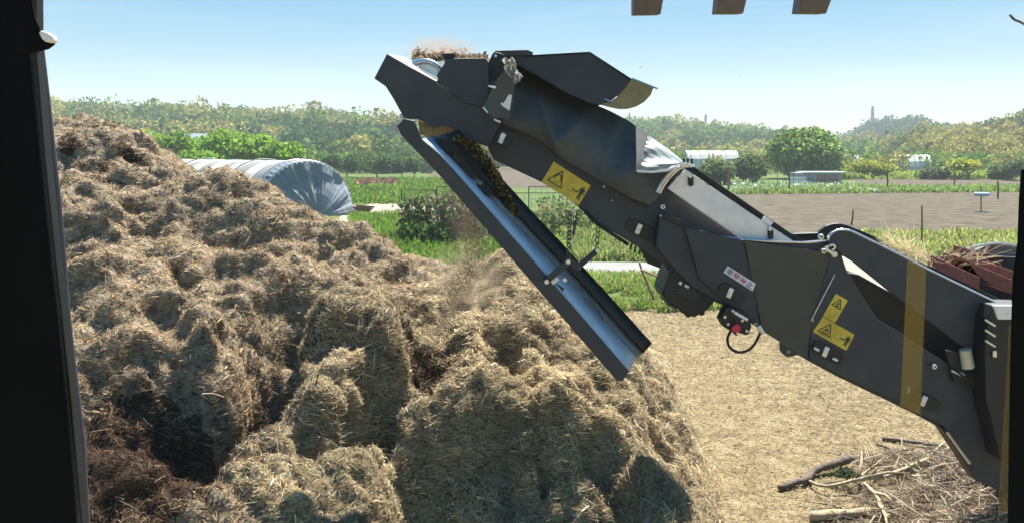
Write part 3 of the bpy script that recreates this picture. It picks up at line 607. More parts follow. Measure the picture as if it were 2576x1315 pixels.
# bring the lumped surface back to the measured crest points
num = 0; den = 1e-6
for u, v, Y, *_r in cones:
    c = P(u, v, Y); i_, j_ = int((Y-Y0)/ST), int((c.x-X0)/ST)
    if not (3 < i_ < len(gy)-4 and 3 < j_ < len(gx)-4): continue
    cur = H[i_-3:i_+4, j_-3:j_+4].max(); wk = np.exp(-((XX-c.x)**2+(YY-Y)**2)/.55**2)+1e-4; num = num+wk*(c.z-cur); den = den+wk
H = H+np.clip(num/den, -.5, .25)*np.clip(H/.4, 0, 1)
KEEP = H > .0
HC = np.maximum(H, -.02)
ny_, nx_ = H.shape
idx = np.arange(ny_*nx_).reshape(ny_, nx_)
S3 = np.stack([XX, YY, HC], axis=2)
def smooth2(a):
    for _ in range(5): b = np.pad(a, 1, mode='edge'); a = (b[:-2, 1:-1]+b[2:, 1:-1]+b[1:-1, :-2]+b[1:-1, 2:]+4*b[1:-1, 1:-1])/8
    return a
gyy, gxx = np.gradient(smooth2(HC), ST); NS = np.stack([-gxx, -gyy, np.ones_like(gxx)], axis=2); NS /= np.linalg.norm(NS, axis=2, keepdims=True)
W3 = S3+.12*(np.stack([fbm3(S3, 3, 2, 71), fbm3(S3, 3, 2, 74), fbm3(S3, 3, 2, 77)], axis=2)-.5)
b3 = lambda sc, sd: 1-np.abs(fbm3(W3, sc, 2, sd)*2-1)*2.2
DISP = ((fbm3(W3, 1.9, 3, 11)-.5)*.24+(b3(2.2, 15)-.55)*.07)*(1-.65*np.where(inside, np.clip(cut*3, 0, 1)*np.clip((1.6-cut)*2, 0, 1), 0))+(b3(5.0, 19)-.55)*.045+(fbm3(W3, 13, 2, 23)-.5)*.065-.02
S3 = S3+NS*(DISP*np.clip(HC/.35, 0, 1))[..., None]; S3[..., 2] = np.where(HC > 0, np.maximum(S3[..., 2], -.01), S3[..., 2])
PV = S3.reshape(-1, 3)
ty, tx = np.gradient(S3, axis=0), np.gradient(S3, axis=1); NRM = np.cross(tx, ty); AREA = np.linalg.norm(NRM, axis=2); NRM = NRM/(AREA[..., None]+1e-9)
# how dark (fresh compost) the material is: a property of the stuff itself
def spot(u, v, Y, ra): c = P(u, v, Y*HYK); return np.exp(-(((XX-c.x)/ra)**2+((YY-c.y)/ra)**2))
DARK = np.clip(1.1*spot(380, 1050, 5.2, .58)+.9*spot(290, 1180, 4.6, .6)+.75*spot(1090, 840, 6.2, .3)+.35*spot(300, 500, 8.4, 1.4)+1.0*np.clip(fbm(XX, YY, 1.3, 4, 50)-.52, 0, 1)+.8*np.clip(fbm(XX, YY, 5, 3, 51)-.55, 0, 1), 0, 1)
quads = np.stack([idx[:-1, :-1], idx[:-1, 1:], idx[1:, 1:], idx[1:, :-1]], axis=2)
qk = KEEP[:-1, :-1] | KEEP[:-1, 1:] | KEEP[1:, 1:] | KEEP[1:, :-1]; ql = LAB[:-1, :-1]; qd = DARK[:-1, :-1]
LIT = np.array([(.72, .585, .36), (.80, .70, .47), (.58, .45, .27), (.40, .29, .17), (.19, .125, .08), (.64, .60, .38), (.88, .82, .66)]); WT = [3.5, 3, 4, 3.5, 2.6, 3, 1.4]
BRN = np.array([(.10, .06, .038), (.065, .042, .028), (.17, .11, .07), (.28, .20, .125)]); WB = [4, 3, 2, 1]
def straw_for(mask, n, size=1.0, base=None):
    iy, ix = np.nonzero(mask); ok_ = (iy > 0) & (ix > 0) & (iy < ny_-1) & (ix < nx_-1); iy, ix = iy[ok_], ix[ok_]; wgt = AREA[iy, ix]/(YY[iy, ix]**2+ (XX[iy, ix])**2); wgt /= wgt.sum()
    k = rng.choice(len(iy), n, p=wgt); iy, ix = iy[k], ix[k]
    p = S3[iy, ix]+tx[iy, ix]*rng.uniform(-.5, .5, (n, 1))+ty[iy, ix]*rng.uniform(-.5, .5, (n, 1)); nr = NRM[iy, ix]
    # direction: tangential, partly combed by a flow field, some sticking out
    ang = fbm(p[:, 0], p[:, 1], 2.2, 2, 60)*12+rng.normal(size=n)*2.2; t = np.stack([np.cos(ang), np.sin(ang), np.zeros(n)], axis=1)
    t -= nr*np.sum(t*nr, axis=1, keepdims=True); t /= np.linalg.norm(t, axis=1, keepdims=True)+1e-9
    d = t+nr*(np.abs(rng.normal(size=(n, 1)))*.30-.04)+rng.normal(size=(n, 3))*.12; d /= np.linalg.norm(d, axis=1, keepdims=True)
    dist = np.hypot(p[:, 0], p[:, 1]); L = rng.gamma(1.5, .029, n)*size+.012; W_ = (.0022+.003*rng.random(n)**2)*(dist/6)**.55*size**.3; wide = rng.random(n) < .12; W_ = np.where(wide, W_*rng.uniform(1.8, 3.6, n), W_)
    p = p-d*(L*.5)[:, None]+nr*(.012*rng.random((n, 1))+.004)
    dk = DARK[iy, ix]; lit = palette(n, LIT, WT, .16); br = palette(n, BRN, WB, .2); C = np.where((rng.random(n) < dk)[:, None], br, lit)
    C *= (.50+.92*fbm(p[:, 0], p[:, 1], 2.5, 3, 70))[:, None]
    return ribbons(p, d, W_, L, L*rng.normal(size=n)*.12, C)
heap_labels = ['tall brown mulch heap filling the left side, dug out at its foot', 'rounded straw mulch mound in the middle, left of the falling stream', 'straw mulch heap under the end of the chute, its front face in shade']
strawn = [190000, 90000, 220000]
for q in range(3):
    sel = qk & (ql == q); anchor_i = np.argwhere(sel).mean(axis=0).astype(int)
    root = empty('mulch_heap', (XX[tuple(anchor_i)], YY[tuple(anchor_i)], 0), heap_labels[q], 'mulch heap', 'mulch heaps')
    f = quads[sel]; used, inv = np.unique(f, return_inverse=True); o = np_mesh('heap_body', PV[used], inv.reshape(-1, 4), [M['pile'], M['compost']], root, smooth=True)
    o.data.polygons.foreach_set('material_index', (qd[sel] > .55).astype(np.int32))
    msk = np.zeros_like(KEEP); msk[:-1, :-1] = sel; V, Fc, C = straw_for(msk, strawn[q]); C = C*np.array([(.72, .65, .595), (.86, .85, .83), (.90, .89, .87)][q])[None]; o = np_mesh('loose_straw', V, Fc, M['straw'], root, C); tag(o, kind='stuff')
# chips on the yard
n = 120000; x = rng.uniform(-3.5, 9.5, n*3); y = 5.2+rng.random(n*3)**1.5*13; ii = np.clip(((y-Y0)/ST).astype(int), 0, ny_-1); jj = np.clip(((x-X0)/ST).astype(int), 0, nx_-1)
ok = ~((x < X1-.1) & (H[ii, jj] > .02)) & (np.abs(x) < y*.72+.5) & (y < 15.5+1.5*fbm(x, y, .5, 3, 2)+(x < .5)*6); x, y = x[ok][:n], y[ok][:n]; n = len(x)
p = np.stack([x, y, .010+.02*rng.random(n)], axis=1); a = rng.random(n)*6.28; d = np.stack([np.cos(a), np.sin(a), rng.normal(size=n)*.18], axis=1); d /= np.linalg.norm(d, axis=1, keepdims=True)
L = rng.gamma(2, .014, n)+.010; W_ = (.003+.005*rng.random(n))*(y/8)**.6; tn = (.72+.5*fbm(x, y, .8, 4, 81))*(1-.25*np.exp(-((x-2.6-.12*y+.2*np.sin(y))/.22)**2)-.25*np.exp(-((x-4.3-.12*y+.2*np.sin(y))/.22)**2))
V, Fc, C = ribbons(p, d, W_, L, L*.1, palette(n, [(.42, .34, .195), (.50, .42, .26), (.30, .235, .13), (.15, .11, .06), (.58, .51, .37)], [4, 3, 3, 2, 1])*tn[:, None])
tag(np_mesh('wood_chips', V, Fc, M['straw'], colors=C), 'loose pale wood chips covering the yard', 'wood chips', kind='stuff')

# individual longer stalks
for u, v, Y, du, dv, lab in [(508, 990, 5.35, 55, 8, 'long pale stalk bridging the dark hollow'), (940, 930, 5.8, 4, -50, 'short upright pale stalk on the middle mound')]:
    m = MB(); Y *= HYK; a = P(u, v, Y); b = P(u+du, v+dv, Y+.1); m.tube([a, a.lerp(b, .5)+Vector((0, 0, .015)), b], [.006, .006, .004], 6); tag(m.obj('stalk', M['wood']), lab, 'stalk')

# ------------------------------------------------------------------ MACHINE
YN = 5.5                                   # distance of the near side plates
mc = empty('mulch_shredder', (P(1900, 900, YN).x, YN+.6, 0), 'dark grey mobile shredder with a long raised discharge conveyor, hood and steel chute', 'shredder')
# far side frame, bottom and belt, so the boom is a real box
boom_lo = [(1241, 402), (1363, 460), (1446, 511), (1500, 562), (1590, 612), (1668, 662)]
boom_hi = [(1262, 309), (1358, 351), (1411, 400), (1530, 468), (1652, 440), (1724, 426)]
main = [(1262, 309), (1225, 368), (1241, 402), (1363, 459), (1446, 510), (1470, 530), (1500, 560), (1590, 612), (1668, 662), (1700, 720), (1830, 771), (1912, 818), (1905, 700), (1872, 606), (1679, 474), (1724, 426), (1700, 420), (1652, 436), (1560, 400), (1400, 320), (1300, 290)]
plate('side_plate', main, YN, .05, M['steel'], mc, .006)
o = plate('side_plate', [(a, b) for a, b in main], YN, .05, M['steel'], mc, .006); o.location.y += 1.15
bel = MB(); A_ = [P(1060, 190, YN+.1), P(1730, 470, YN+.1), P(2040, 622, YN+.1)]; B_ = [a+Vector((0, 1.0, 0)) for a in A_]; bel.strip(A_, B_)
A2 = [a+Vector((-.06, 0, -.22)) for a in A_]; B2 = [a+Vector((0, 1.0, 0)) for a in A2]; bel.strip(A2, B2); bel.obj('belt', M['rubber'], mc)
# lower body (big plate below the flange curve)
flange = [(1660, 543), (1700, 562), (1735, 576), (1800, 594), (1870, 604), (1960, 609), (2031, 611), (2082, 607)]
body = flange+[(2112, 622), (2120, 650), (2131, 682), (2157, 722), (2180, 760), (2208, 802), (2260, 832), (2396, 924), (2560, 1010), (2600, 1270), (2507, 1230), (2454, 1208), (2367, 1076), (2292, 1036), (2101, 944), (2031, 906), (2007, 892), (1995, 896), (1979, 898), (1972, 888), (1972, 864), (1919, 833), (1870, 800), (1830, 771), (1740, 720), (1690, 668), (1650, 620)]
plate('lower_body', body, YN-.10, .10, M['steel2'], mc, .006)
m = MB(); m.tube([P(u, v-1, YN-.105) for u, v in flange], .007, 6); m.obj('flange_edge', M['galv'], mc)
plate('gusset', [(1872, 606), (2120, 640), (2075, 760), (2040, 830), (2030, 905), (1975, 868), (1918, 832), (1893, 712)], YN-.125, .02, M['olive'], mc, .003)
plate('stiffener', [(1868, 605), (1722, 572), (1760, 700), (1840, 772), (1912, 820), (1893, 710)], YN-.135, .02, M['steel2'], mc, .003)
plate('rear_panel', [(2098, 614), (2119, 650), (2131, 684), (2180, 762), (2208, 804), (2262, 834), (2400, 926), (2540, 1000), (2560, 1200), (2454, 1180), (2372, 1070), (2294, 1028), (2104, 938), (2035, 900), (2043, 805)], YN-.13, .02, M['steel'], mc, .003)
m = MB(); m.tube([P(2100, 690, YN-.14), P(2043, 800, YN-.14)], .004, 5); m.obj('seam', M['galv'], mc)
# side of feed hopper with rolled rim
rim = [(2083, 606), (2086, 596), (2094, 587), (2106, 581), (2120, 579), (2136, 581), (2150, 586), (2263, 641), (2330, 676), (2536, 776), (2600, 806)]
plate('hopper_side', rim+[(2600, 960), (2455, 890), (2414, 866), (2385, 842), (2263, 752), (2237, 730), (2150, 660), (2118, 640), (2100, 622)], YN-.16, .05, M['steel'], mc, .005)
m = MB(); m.tube([P(u, v-1, YN-.165) for u, v in rim], .008, 6); m.obj('rim', M['galv'], mc)
rim2 = [(1995, 588), (2058, 586), (2066, 578), (2078, 569), (2095, 563), (2113, 562), (2130, 566), (2188, 589), (2327, 664), (2600, 790)]
plate('far_hopper_side', rim2+[(2600, 850), (2250, 704), (2130, 644), (2010, 612)], YN+.3, .04, M['black'], mc, .005)
# dark machinery behind the gap
plate('rear_frame', [(2137, 686), (2160, 690), (2237, 733), (2330, 800), (2600, 900), (2600, 1150), (2440, 1010), (2300, 900), (2190, 800)], YN+.05, .3, M['black'], mc, .01)
# silver belt cover and rubber skirt
plate('belt_cover', [(1722, 428), (1679, 474), (1869, 602), (2000, 609)], YN-.06, .02, M['silver'], mc, .003)
plate('rubber_skirt', [(1726, 424), (1746, 420), (2022, 609), (1998, 609)], YN-.04, .05, M['rubber'], mc, .003)
plate('skirt_clip', [(1924, 544), (1946, 560), (1936, 572), (1914, 556)], YN-.06, .02, M['white'], mc, .002)
for u, v in ((1738, 455), (1939, 588)):
    m = MB(); m.plate(px([(u-6, v-12), (u+3, v-14), (u+7, v-8), (u+7, v+12), (u-2, v+15), (u-6, v+10)], YN-.085), .02); o = m.obj('latch', M['black'], mc, .003); m = MB(); c = P(u-1, v-11, YN-.092); m.tube([c, c+Vector((0, .02, 0))], .012, 10); m.obj('bolt', M['galv'], o)
# tarpaulin over the boom
tp_hi = [(1236, 140), (1262, 150), (1307, 168), (1358, 196), (1421, 236), (1475, 254), (1535, 280), (1579, 303), (1624, 335), (1680, 378), (1722, 412)]
tp_lo = [(1216, 268), (1240, 296), (1271, 316), (1320, 334), (1358, 352), (1411, 398), (1470, 432), (1530, 468), (1590, 500), (1636, 516), (1652, 500)]
n = 60; uh = np.linspace(0, 1, n)
def poly_at(pts, t):
    d = np.r_[0, np.cumsum([math.dist(a, b) for a, b in zip(pts, pts[1:])])]; d /= d[-1]; return np.interp(t, d, [p_[0] for p_ in pts]), np.interp(t, d, [p_[1] for p_ in pts])
hu, hv = poly_at(tp_hi, uh); lu, lv = poly_at(tp_lo, uh); rows = []
for j in range(25):
    s_ = j/24; row = []
    for i in range(n):
        u = hu[i]*(1-s_)+lu[i]*s_; v = hv[i]*(1-s_)+lv[i]*s_
        fold = .045*math.sin(i*.25+s_*2.6+.8*math.sin(i*.13))*(s_*(1-s_)*3)+.004*math.sin(i*.9-s_*5)+.10*math.exp(-((i-46)/3.0)**2)*s_*(1-s_)*2+.10*math.exp(-((i-10-16*s_)/2.0)**2)*(1-s_)**.5*s_*2+.09*math.exp(-((i-30+6*s_)/1.8)**2)*(1-s_)**.5*s_*2+.05*math.exp(-((i-37-3*s_)/1.5)**2)*s_*(1-s_)*3
        row.append(P(u, v, YN+.42*(1-s_)**1.6-.07-.10*math.sin(math.pi*s_)-fold))
    rows.append(row)
m = MB()
for a, b in zip(rows, rows[1:]): m.strip(a, b)
# over the top to the far side
m.strip([r_ for r_ in rows[0]], [p_+Vector((0, .45, -.02)) for p_ in rows[0]]); m.strip([p_+Vector((0, .45, -.02)) for p_ in rows[0]], [p_+Vector((0, .8, -.45)) for p_ in rows[0]])
m.obj('tarpaulin', M['canvas'], mc, smooth=True)
# pale transparent-looking end of the tarpaulin and its hoop
rows = []
pa = [(1628, 336), (1650, 350), (1680, 378), (1726, 412)]; pb = [(1608, 428), (1640, 430), (1672, 428), (1712, 416)]
for j in range(9):
    s_ = j/8; rows.append([P(pa[i][0]*(1-s_)+pb[i][0]*s_, pa[i][1]*(1-s_)+pb[i][1]*s_+5*math.sin(i*2+j), YN-.20+.3*(1-s_)**1.5+.03*math.sin(j*1.4+i*1.7)) for i in range(4)])
m = MB()
for a, b in zip(rows, rows[1:]): m.strip(a, b)
o = m.obj('tarpaulin_end', mat('pale_sheeting', (.20, .235, .235), .7, base2=(.34, .38, .37), vscale=6, bump=.3, bscale=20, trans=.15), mc, smooth=True); ss = o.modifiers.new('s', 'SUBSURF'); ss.levels = ss.render_levels = 2
m = MB(); arc = [(1728, 412), (1710, 417), (1692, 430), (1676, 446), (1663, 464), (1653, 484)]; m.tube([P(u, v, YN-.13) for u, v in arc], .011, 6); m.tube([P(u+7, v+3, YN-.13) for u, v in arc], .008, 6); m.tube([P(1728, 413, YN-.13), P(1744, 418, YN+.4)], .012, 6); m.obj('hoop', M['galv'], mc)
m = MB()
for u in (1720, 1730, 1740): c = P(u, 413, YN-.1); m.tube([c, c+Vector((0, 0, .035))], .007, 6)
m.obj('hoop_bolt', M['black'], mc)
m = MB(); m.plate(px([(1600, 428), (1640, 430), (1680, 426), (1712, 414), (1700, 424), (1680, 432), (1640, 436), (1604, 434)], YN-.22), .01); m.obj('tarpaulin_hem', M['stick_white'], mc)
# bracket face at the fold, bolts and pale glint plate
plate('fold_bracket', [(1250, 200), (1288, 160), (1300, 180), (1290, 260), (1282, 300), (1236, 296), (1216, 266)], YN-.20, .03, M['canvas'], mc, .004)
plate('glint_plate', [(1280, 238), (1288, 240), (1282, 279), (1264, 268), (1266, 262)], YN-.215, .01, M['silver'], mc, .002)
for pts in ([(1229, 214), (1248, 219), (1246, 224), (1228, 219)], [(1243, 299), (1260, 306), (1258, 310), (1242, 303)], [(1214, 272), (1216, 268), (1228, 282), (1226, 286)]): plate('bolt_strip', pts, YN-.23, .02, M['galv'], mc, .001)
# head box
plate('head_side', [(973, 137), (941, 198), (970, 218), (990, 250), (1017, 299), (1050, 300), (1089, 321), (1131, 317), (1145, 331), (1180, 356), (1229, 370), (1262, 311), (1300, 250), (1240, 200), (1168, 255), (1103, 214), (1096, 204)], YN-.12, .05, M['steel'], mc, .005)
o = plate('head_side', [(973, 137), (941, 198), (970, 218), (1017, 299), (1089, 321), (1180, 356), (1262, 311), (1168, 255)], YN-.12, .05, M['steel'], mc, .005); o.location.y += 1.3
# folded top of the head box leaning back
m = MB(); near = [P(973, 136, YN-.12), P(1098, 208, YN-.12), P(1168, 255, YN-.12)]; farp = [P(1022, 145, YN+.12), P(1103, 199, YN+.06), P(1168, 253, YN-.10)]; m.strip(near, farp); o = m.obj('head_top', mat('sunlit_steel_top', (.16, .18, .20), .4, .2, var=.12, vscale=6), mc); ss = o.modifiers.new('t', 'SOLIDIFY'); ss.thickness = .01  # lit grey of the fold put into its colour, lighter than the sides
m = MB(); c = P(1058, 196, YN+.1); m.tube([c, c+Vector((0, 1.0, 0))], .125, 28); m.obj('drum', M['galv'], mc)
m = MB(); m.tube([P(1068+44*math.cos(R(a)), 196-42*math.sin(R(a)), YN+.06) for a in range(10, 150, 10)], .016, 8); m.obj('drum_guard', M['galv'], mc)
m = MB(); ar = [P(1042, 160, YN+.12), P(1060, 152, YN+.12), P(1085, 158, YN+.12), P(1125, 175, YN+.12)]; m.strip(ar, [q+Vector((0, .9, 0)) for q in ar]); o = m.obj('belt_end', M['rubber'], mc); ss = o.modifiers.new('t', 'SOLIDIFY'); ss.thickness = .02
plate('magnet_box', [(1098, 190), (1118, 160), (1118, 148), (1222, 146), (1229, 158), (1232, 240), (1216, 268), (1172, 262), (1110, 216)], YN-.14, .9, M['steel2'], mc, .008)
plate('magnet_cap', [(1110, 135), (1143, 134), (1147, 140), (1140, 147), (1116, 147)], YN-.12, .8, M['black'], mc, .004)
plate('hinge_plate', [(1228, 158), (1243, 131), (1262, 135), (1300, 160), (1262, 230), (1250, 300), (1216, 300), (1216, 268), (1232, 240)], YN-.10, .05, M['black'], mc, .004)
# torn plastic bag at the hinge
rows = []
for j in range(12):
    rows.append([P(1258+j*3.0+i*5+6*math.sin(j*.9), 148+j*5.5+5*math.sin(i*1.9+j), YN-.28+.06*math.sin(i*2.1+j*1.3)) for i in range(7)])
m = MB()
for a, b in zip(rows, rows[1:]): m.strip(a[:7-max(0, (rows.index(a)-5))//2], b[:7-max(0, (rows.index(a)-5))//2])
o = m.obj('snagged_plastic', mat('torn_plastic', (.28, .27, .25), .35, base2=(.50, .50, .48), vscale=25, bump=.4, trans=.3), mc, smooth=True)
# hood
hood_near = [(1243, 131), (1232, 150), (1262, 148), (1307, 166), (1358, 194), (1421, 232), (1453, 246), (1480, 258), (1512, 265), (1535, 256), (1560, 236), (1589, 199), (1484, 131), (1340, 139)]
plate('hood', hood_near, YN-.05, .02, M['steel2'], mc, .003)
m = MB(); top = [(1243, 131), (1340, 139), (1484, 131), (1589, 199), (1645, 219)]; a = px(top, YN-.05); m.strip(a, [q+Vector((0, 1.2, 0)) for q in a]); o = m.obj('hood_top', M['steel2'], mc); ss = o.modifiers.new('t', 'SOLIDIFY'); ss.thickness = .012
o = plate('hood', hood_near, YN-.05, .02, M['steel2'], mc, .003); o.location.y += 1.2
plate('hood_hinge', [(1236, 140), (1246, 128), (1328, 126), (1341, 132), (1340, 139), (1262, 142)], YN-.08, .05, M['steel'], mc, .003)
m = MB(); fl = [(1589, 199), (1574, 222), (1555, 243), (1535, 256), (1510, 264), (1533, 270), (1556, 275), (1578, 275), (1600, 269), (1620, 258), (1637, 240), (1645, 219)]; m.plate(px(fl, YN-.055), .012); m.obj('flap', M['flap'], mc)
m = MB(); m.tube([P(1589, 198, YN-.06), P(1654, 224, YN-.06)], .006, 5); m.obj('flap_rod', M['galv'], mc)
m = MB(); m.tube([P(1520, 250, YN-.06), P(1542, 258, YN-.06)], .006, 5); m.obj('flap_rod', M['galv'], mc)
for u, v in ((1247, 141), (1263, 262)):
    m = MB(); c = P(u, v, YN-.22); m.tube([c, c+Vector((0, .2, 0))], .009, 8); m.obj('bolt', M['galv'], mc)
# loose mulch spilling over the belt head
n = 1500; t = rng.random(n); us_ = 1040+t*185; vs_ = 152-rng.gamma(1.5, 4, n)*(1-.55*t)-2; pos = np.array([tuple(P(a, b, YN+.25+.6*random.random())) for a, b in zip(us_, vs_)])
V, Fc, C = flecks(pos, rng.uniform(.004, .012, n), palette(n, [(.26, .18, .10), (.36, .27, .16), (.16, .10, .06)], [1, 1, 1]), 2.0); tag(np_mesh('flying_mulch', V, Fc, M['straw'], colors=C), 'brown mulch thrown up over the conveyor head', 'mulch', kind='stuff')
# steps, slots, latches
def oval(u, v, a, b, ang, Y, t, m_, name, par=mc):
    k = MB(); ca, sa = math.cos(R(ang)), math.sin(R(ang)); pts = []
    for i in range(20):
        th = 2*math.pi*i/20; ex = math.copysign(abs(math.cos(th))**.5, math.cos(th))*a; ey = math.copysign(abs(math.sin(th))**.5, math.sin(th))*b; pts.append((u+ex*ca-ey*sa, v+ex*sa+ey*ca))
    k.plate(px(pts, Y), t); return k.obj(name, m_, par, .002)
def rect(u, v, a, b, ang, Y, t, m_, name, par=mc, bev=.002):
    ca, sa = math.cos(R(ang)), math.sin(R(ang)); k = MB(); k.plate(px([(u+x*ca-y*sa, v+x*sa+y*ca) for x, y in ((-a, -b), (a, -b), (a, b), (-a, b))], Y), t); return k.obj(name, m_, par, bev)
for u, v, Y, aa in [(1612, 578, YN-.004, 40), (1842, 738, YN-.142, 36), (2083, 886, YN-.137, 42), (2330, 1010, YN-.137, 36), (1268, 350, YN-.126, 22)]:
    o = oval(u, v, aa, 17 if aa > 30 else 22, 26, Y-.008, .012, M['black'], 'recess')
    rect(u-3, v-7, 6, 7, 26, Y-.02, .012, M['silver'], 'marker', o); rect(u-8, v+5, 6, 6, 26, Y-.02, .012, M['galv'], 'marker', o)
rect(1580, 492, 56, 7, 30, YN-.012, .012, M['black'], 'slot'); rect(1712, 562, 50, 7, 22, YN-.12, .01, M['black'], 'slot')
rect(2055, 878, 7, 3, 30, YN-.16, .01, M['white'], 'marker'); rect(2102, 904, 7, 3, 25, YN-.16, .01, M['white'], 'marker'); rect(2286, 980, 3, 8, 5, YN-.145, .01, M['shedgrey'], 'marker')
for u, v, r_ in [(1668, 521, .016), (2085, 627, .022), (2094, 622, .024), (2100, 640, .02), (2073, 632, .016), (2067, 596, .017), (2044, 804, .010), (2352, 922, .016), (1266, 300, .008), (1902, 815, .009), (1540, 505, .006), (1520, 470, .008), (1440, 400, .005), (1330, 330, .006)]:
    Y = YN-.175 if u > 1800 else YN-.01; m = MB(); c = P(u, v, Y); m.tube([c, c+Vector((0, .03, 0))], r_, 12); o = m.obj('bolt', M['galv'], mc, .002); m = MB(); m.tube([c-Vector((0, .004, 0)), c], r_*.4, 8); m.obj('bolt_centre', M['black'], o)
m = MB(); m.plate(px([(2076, 628), (2082, 624), (2106, 640), (2102, 648)], YN-.19), .01); m.obj('clip_plate', M['galv'], mc, .002)
c = P(1984, 884, YN-.105); m = MB(); m.tube([c, c+Vector((0, .01, 0))], .014, 12); m.obj('lug_hole', M['dirt'], mc)
# gearbox under the boom
gb = [(1690, 665), (1683, 690), (1669, 728), (1669, 748), (1682, 762), (1700, 772), (1716, 786), (1730, 790), (1746, 799), (1776, 782), (1802, 755), (1780, 700), (1740, 660)]
o = plate('gearbox', gb, YN-.06, .35, M['black'], mc, .012)
m = MB()
for r_ in range(4):
    for c_ in range(8):
        u = 1714+c_*6.0-r_*2.6+(3 if r_ % 2 else 0); v = 717+c_*3.3+r_*5.2+(1.6 if r_ % 2 else 0)
        q = P(u, v, YN-.072); m.tube([q, q+Vector((0, .006, 0))], .0042, 6)
m.obj('vent_hole', M['greylin'], o); rect(1712, 712, 4, 4, 30, YN-.08, .01, M['white'], 'marker', o); rect(1728, 720, 6, 3, 30, YN-.08, .01, M['white'], 'marker', o)
for u, v in ((1672, 736), (1700, 770), (1732, 791), (1688, 764), (1766, 786)):
    c = P(u, v, YN-.05); m = MB(); m.tube([c, c+Vector((0, .3, 0))], .02, 8); m.obj('bolt', M['black'], o)
# cable fittings under boom
m = MB(); m.tube([P(u, v, YN-.02) for u, v in ((1470, 531), (1484, 545), (1500, 562), (1530, 582), (1580, 615))], .012, 7); m.obj('hose', M['rubber'], mc)
m = MB()
for u, v in ((1590, 620), (1600, 628), (1612, 632), (1624, 640)): m.tube([P(u, v-8, YN), P(u-5, v+8, YN)], .008, 5)
m.obj('fitting', M['black'], mc)
# emergency stop box
o = plate('stop_box', [(1832, 770), (1822, 782), (1811, 803), (1821, 822), (1838, 832), (1853, 845), (1860, 838), (1882, 843), (1891, 822), (1886, 800), (1868, 782)], YN-.22, .1, M['black'], mc, .006)
c = P(1848, 822, YN-.22); m = MB(); m.tube([c+Vector((0, -.05, 0)), c+Vector((0, -.035, 0)), c], [.026, .03, .018], 16); m.obj('button', M['redbutton'], o, .003)
rect(1865, 795, 19, 3.5, 30, YN-.235, .012, M['white'], 'marker', o); rect(1844, 782, 3, 3, 30, YN-.235, .012, M['white'], 'marker', o)
for u, v in ((1824, 797), (1832, 815), (1856, 838), (1879, 832), (1868, 806)): c = P(u, v, YN-.232); m = MB(); m.tube([c, c+Vector((0, .02, 0))], .009, 8); m.obj('bolt', M['galv'], o)
def bez(pts, n=8):
    out = []; pts = [Vector(p) for p in pts]; q = [pts[0]]+pts+[pts[-1]]
    for i in range(1, len(q)-2):
        for k in range(n):
            t = k/n; a, b, c, d = q[i-1], q[i], q[i+1], q[i+2]; out.append(.5*((2*b)+(c-a)*t+(2*a-5*b+4*c-d)*t*t+(3*b-a-3*c+d)*t**3))
    return out+[pts[-1]]
m = MB(); m.tube(bez([P(u, v, YN-.2) for u, v in ((1838, 832), (1830, 852), (1836, 873), (1856, 885), (1880, 881), (1900, 862), (1914, 832))]), .009, 8); m.obj('cable', M['rubber'], mc, smooth=True)
c = P(1915, 830, YN-.2); m = MB(); m.tube([c+Vector((-.02, 0, .03)), c+Vector((.012, 0, -.02))], .017, 8); m.obj('cable_gland', M['galv'], mc)

# stickers
class Decal:
    def __init__(s, c4, Y, name, m_, par):
        s.c = c4; s.Y = Y; s.o = MB(); s.o.plate([P(u, v, Y) for u, v in c4], .003); s.obj = s.o.obj(name, m_, par)
    def at(s, a, b, k=1):
        (x0, y0), (x1, y1), (x2, y2), (x3, y3) = s.c
        u = (x0*(1-a)+x1*a)*(1-b)+(x3*(1-a)+x2*a)*b; v = (y0*(1-a)+y1*a)*(1-b)+(y3*(1-a)+y2*a)*b; return P(u, v, s.Y-.003*k)
    def shape(s, polys, name, m_, k=1):
        m = MB()
        for pl in polys: m.plate([s.at(a, b, k) for a, b in pl], .0015)
        return m.obj(name, m_, s.obj)
def line(a, b, w_, asp=1.0):
    dx, dy = (b[0]-a[0])*asp, b[1]-a[1]; L_ = math.hypot(dx, dy); nx, ny = -dy/L_*w_/asp, dx/L_*w_; return [(a[0]+nx, a[1]+ny), (b[0]+nx, b[1]+ny), (b[0]-nx, b[1]-ny), (a[0]-nx, a[1]-ny)]
def person_polys(x, y, h, asp):
    w_ = h/asp; P_ = [(0, 0)]
    head = [(x+math.cos(t)*.075*w_, y-.42*h+math.sin(t)*.075*h) for t in np.linspace(0, 5.6, 9)]
    return [head, [(x-.14*w_, y-.33*h), (x+.14*w_, y-.33*h), (x+.10*w_, y+.05*h), (x-.10*w_, y+.05*h)], [(x-.10*w_, y+.05*h), (x-.01*w_, y+.05*h), (x-.04*w_, y+.5*h), (x-.13*w_, y+.5*h)], [(x+.01*w_, y+.05*h), (x+.10*w_, y+.05*h), (x+.13*w_, y+.5*h), (x+.04*w_, y+.5*h)], line((x-.15*w_, y-.3*h), (x-.24*w_, y+.06*h), .03*h, asp), line((x+.15*w_, y-.3*h), (x+.24*w_, y+.06*h), .03*h, asp)]
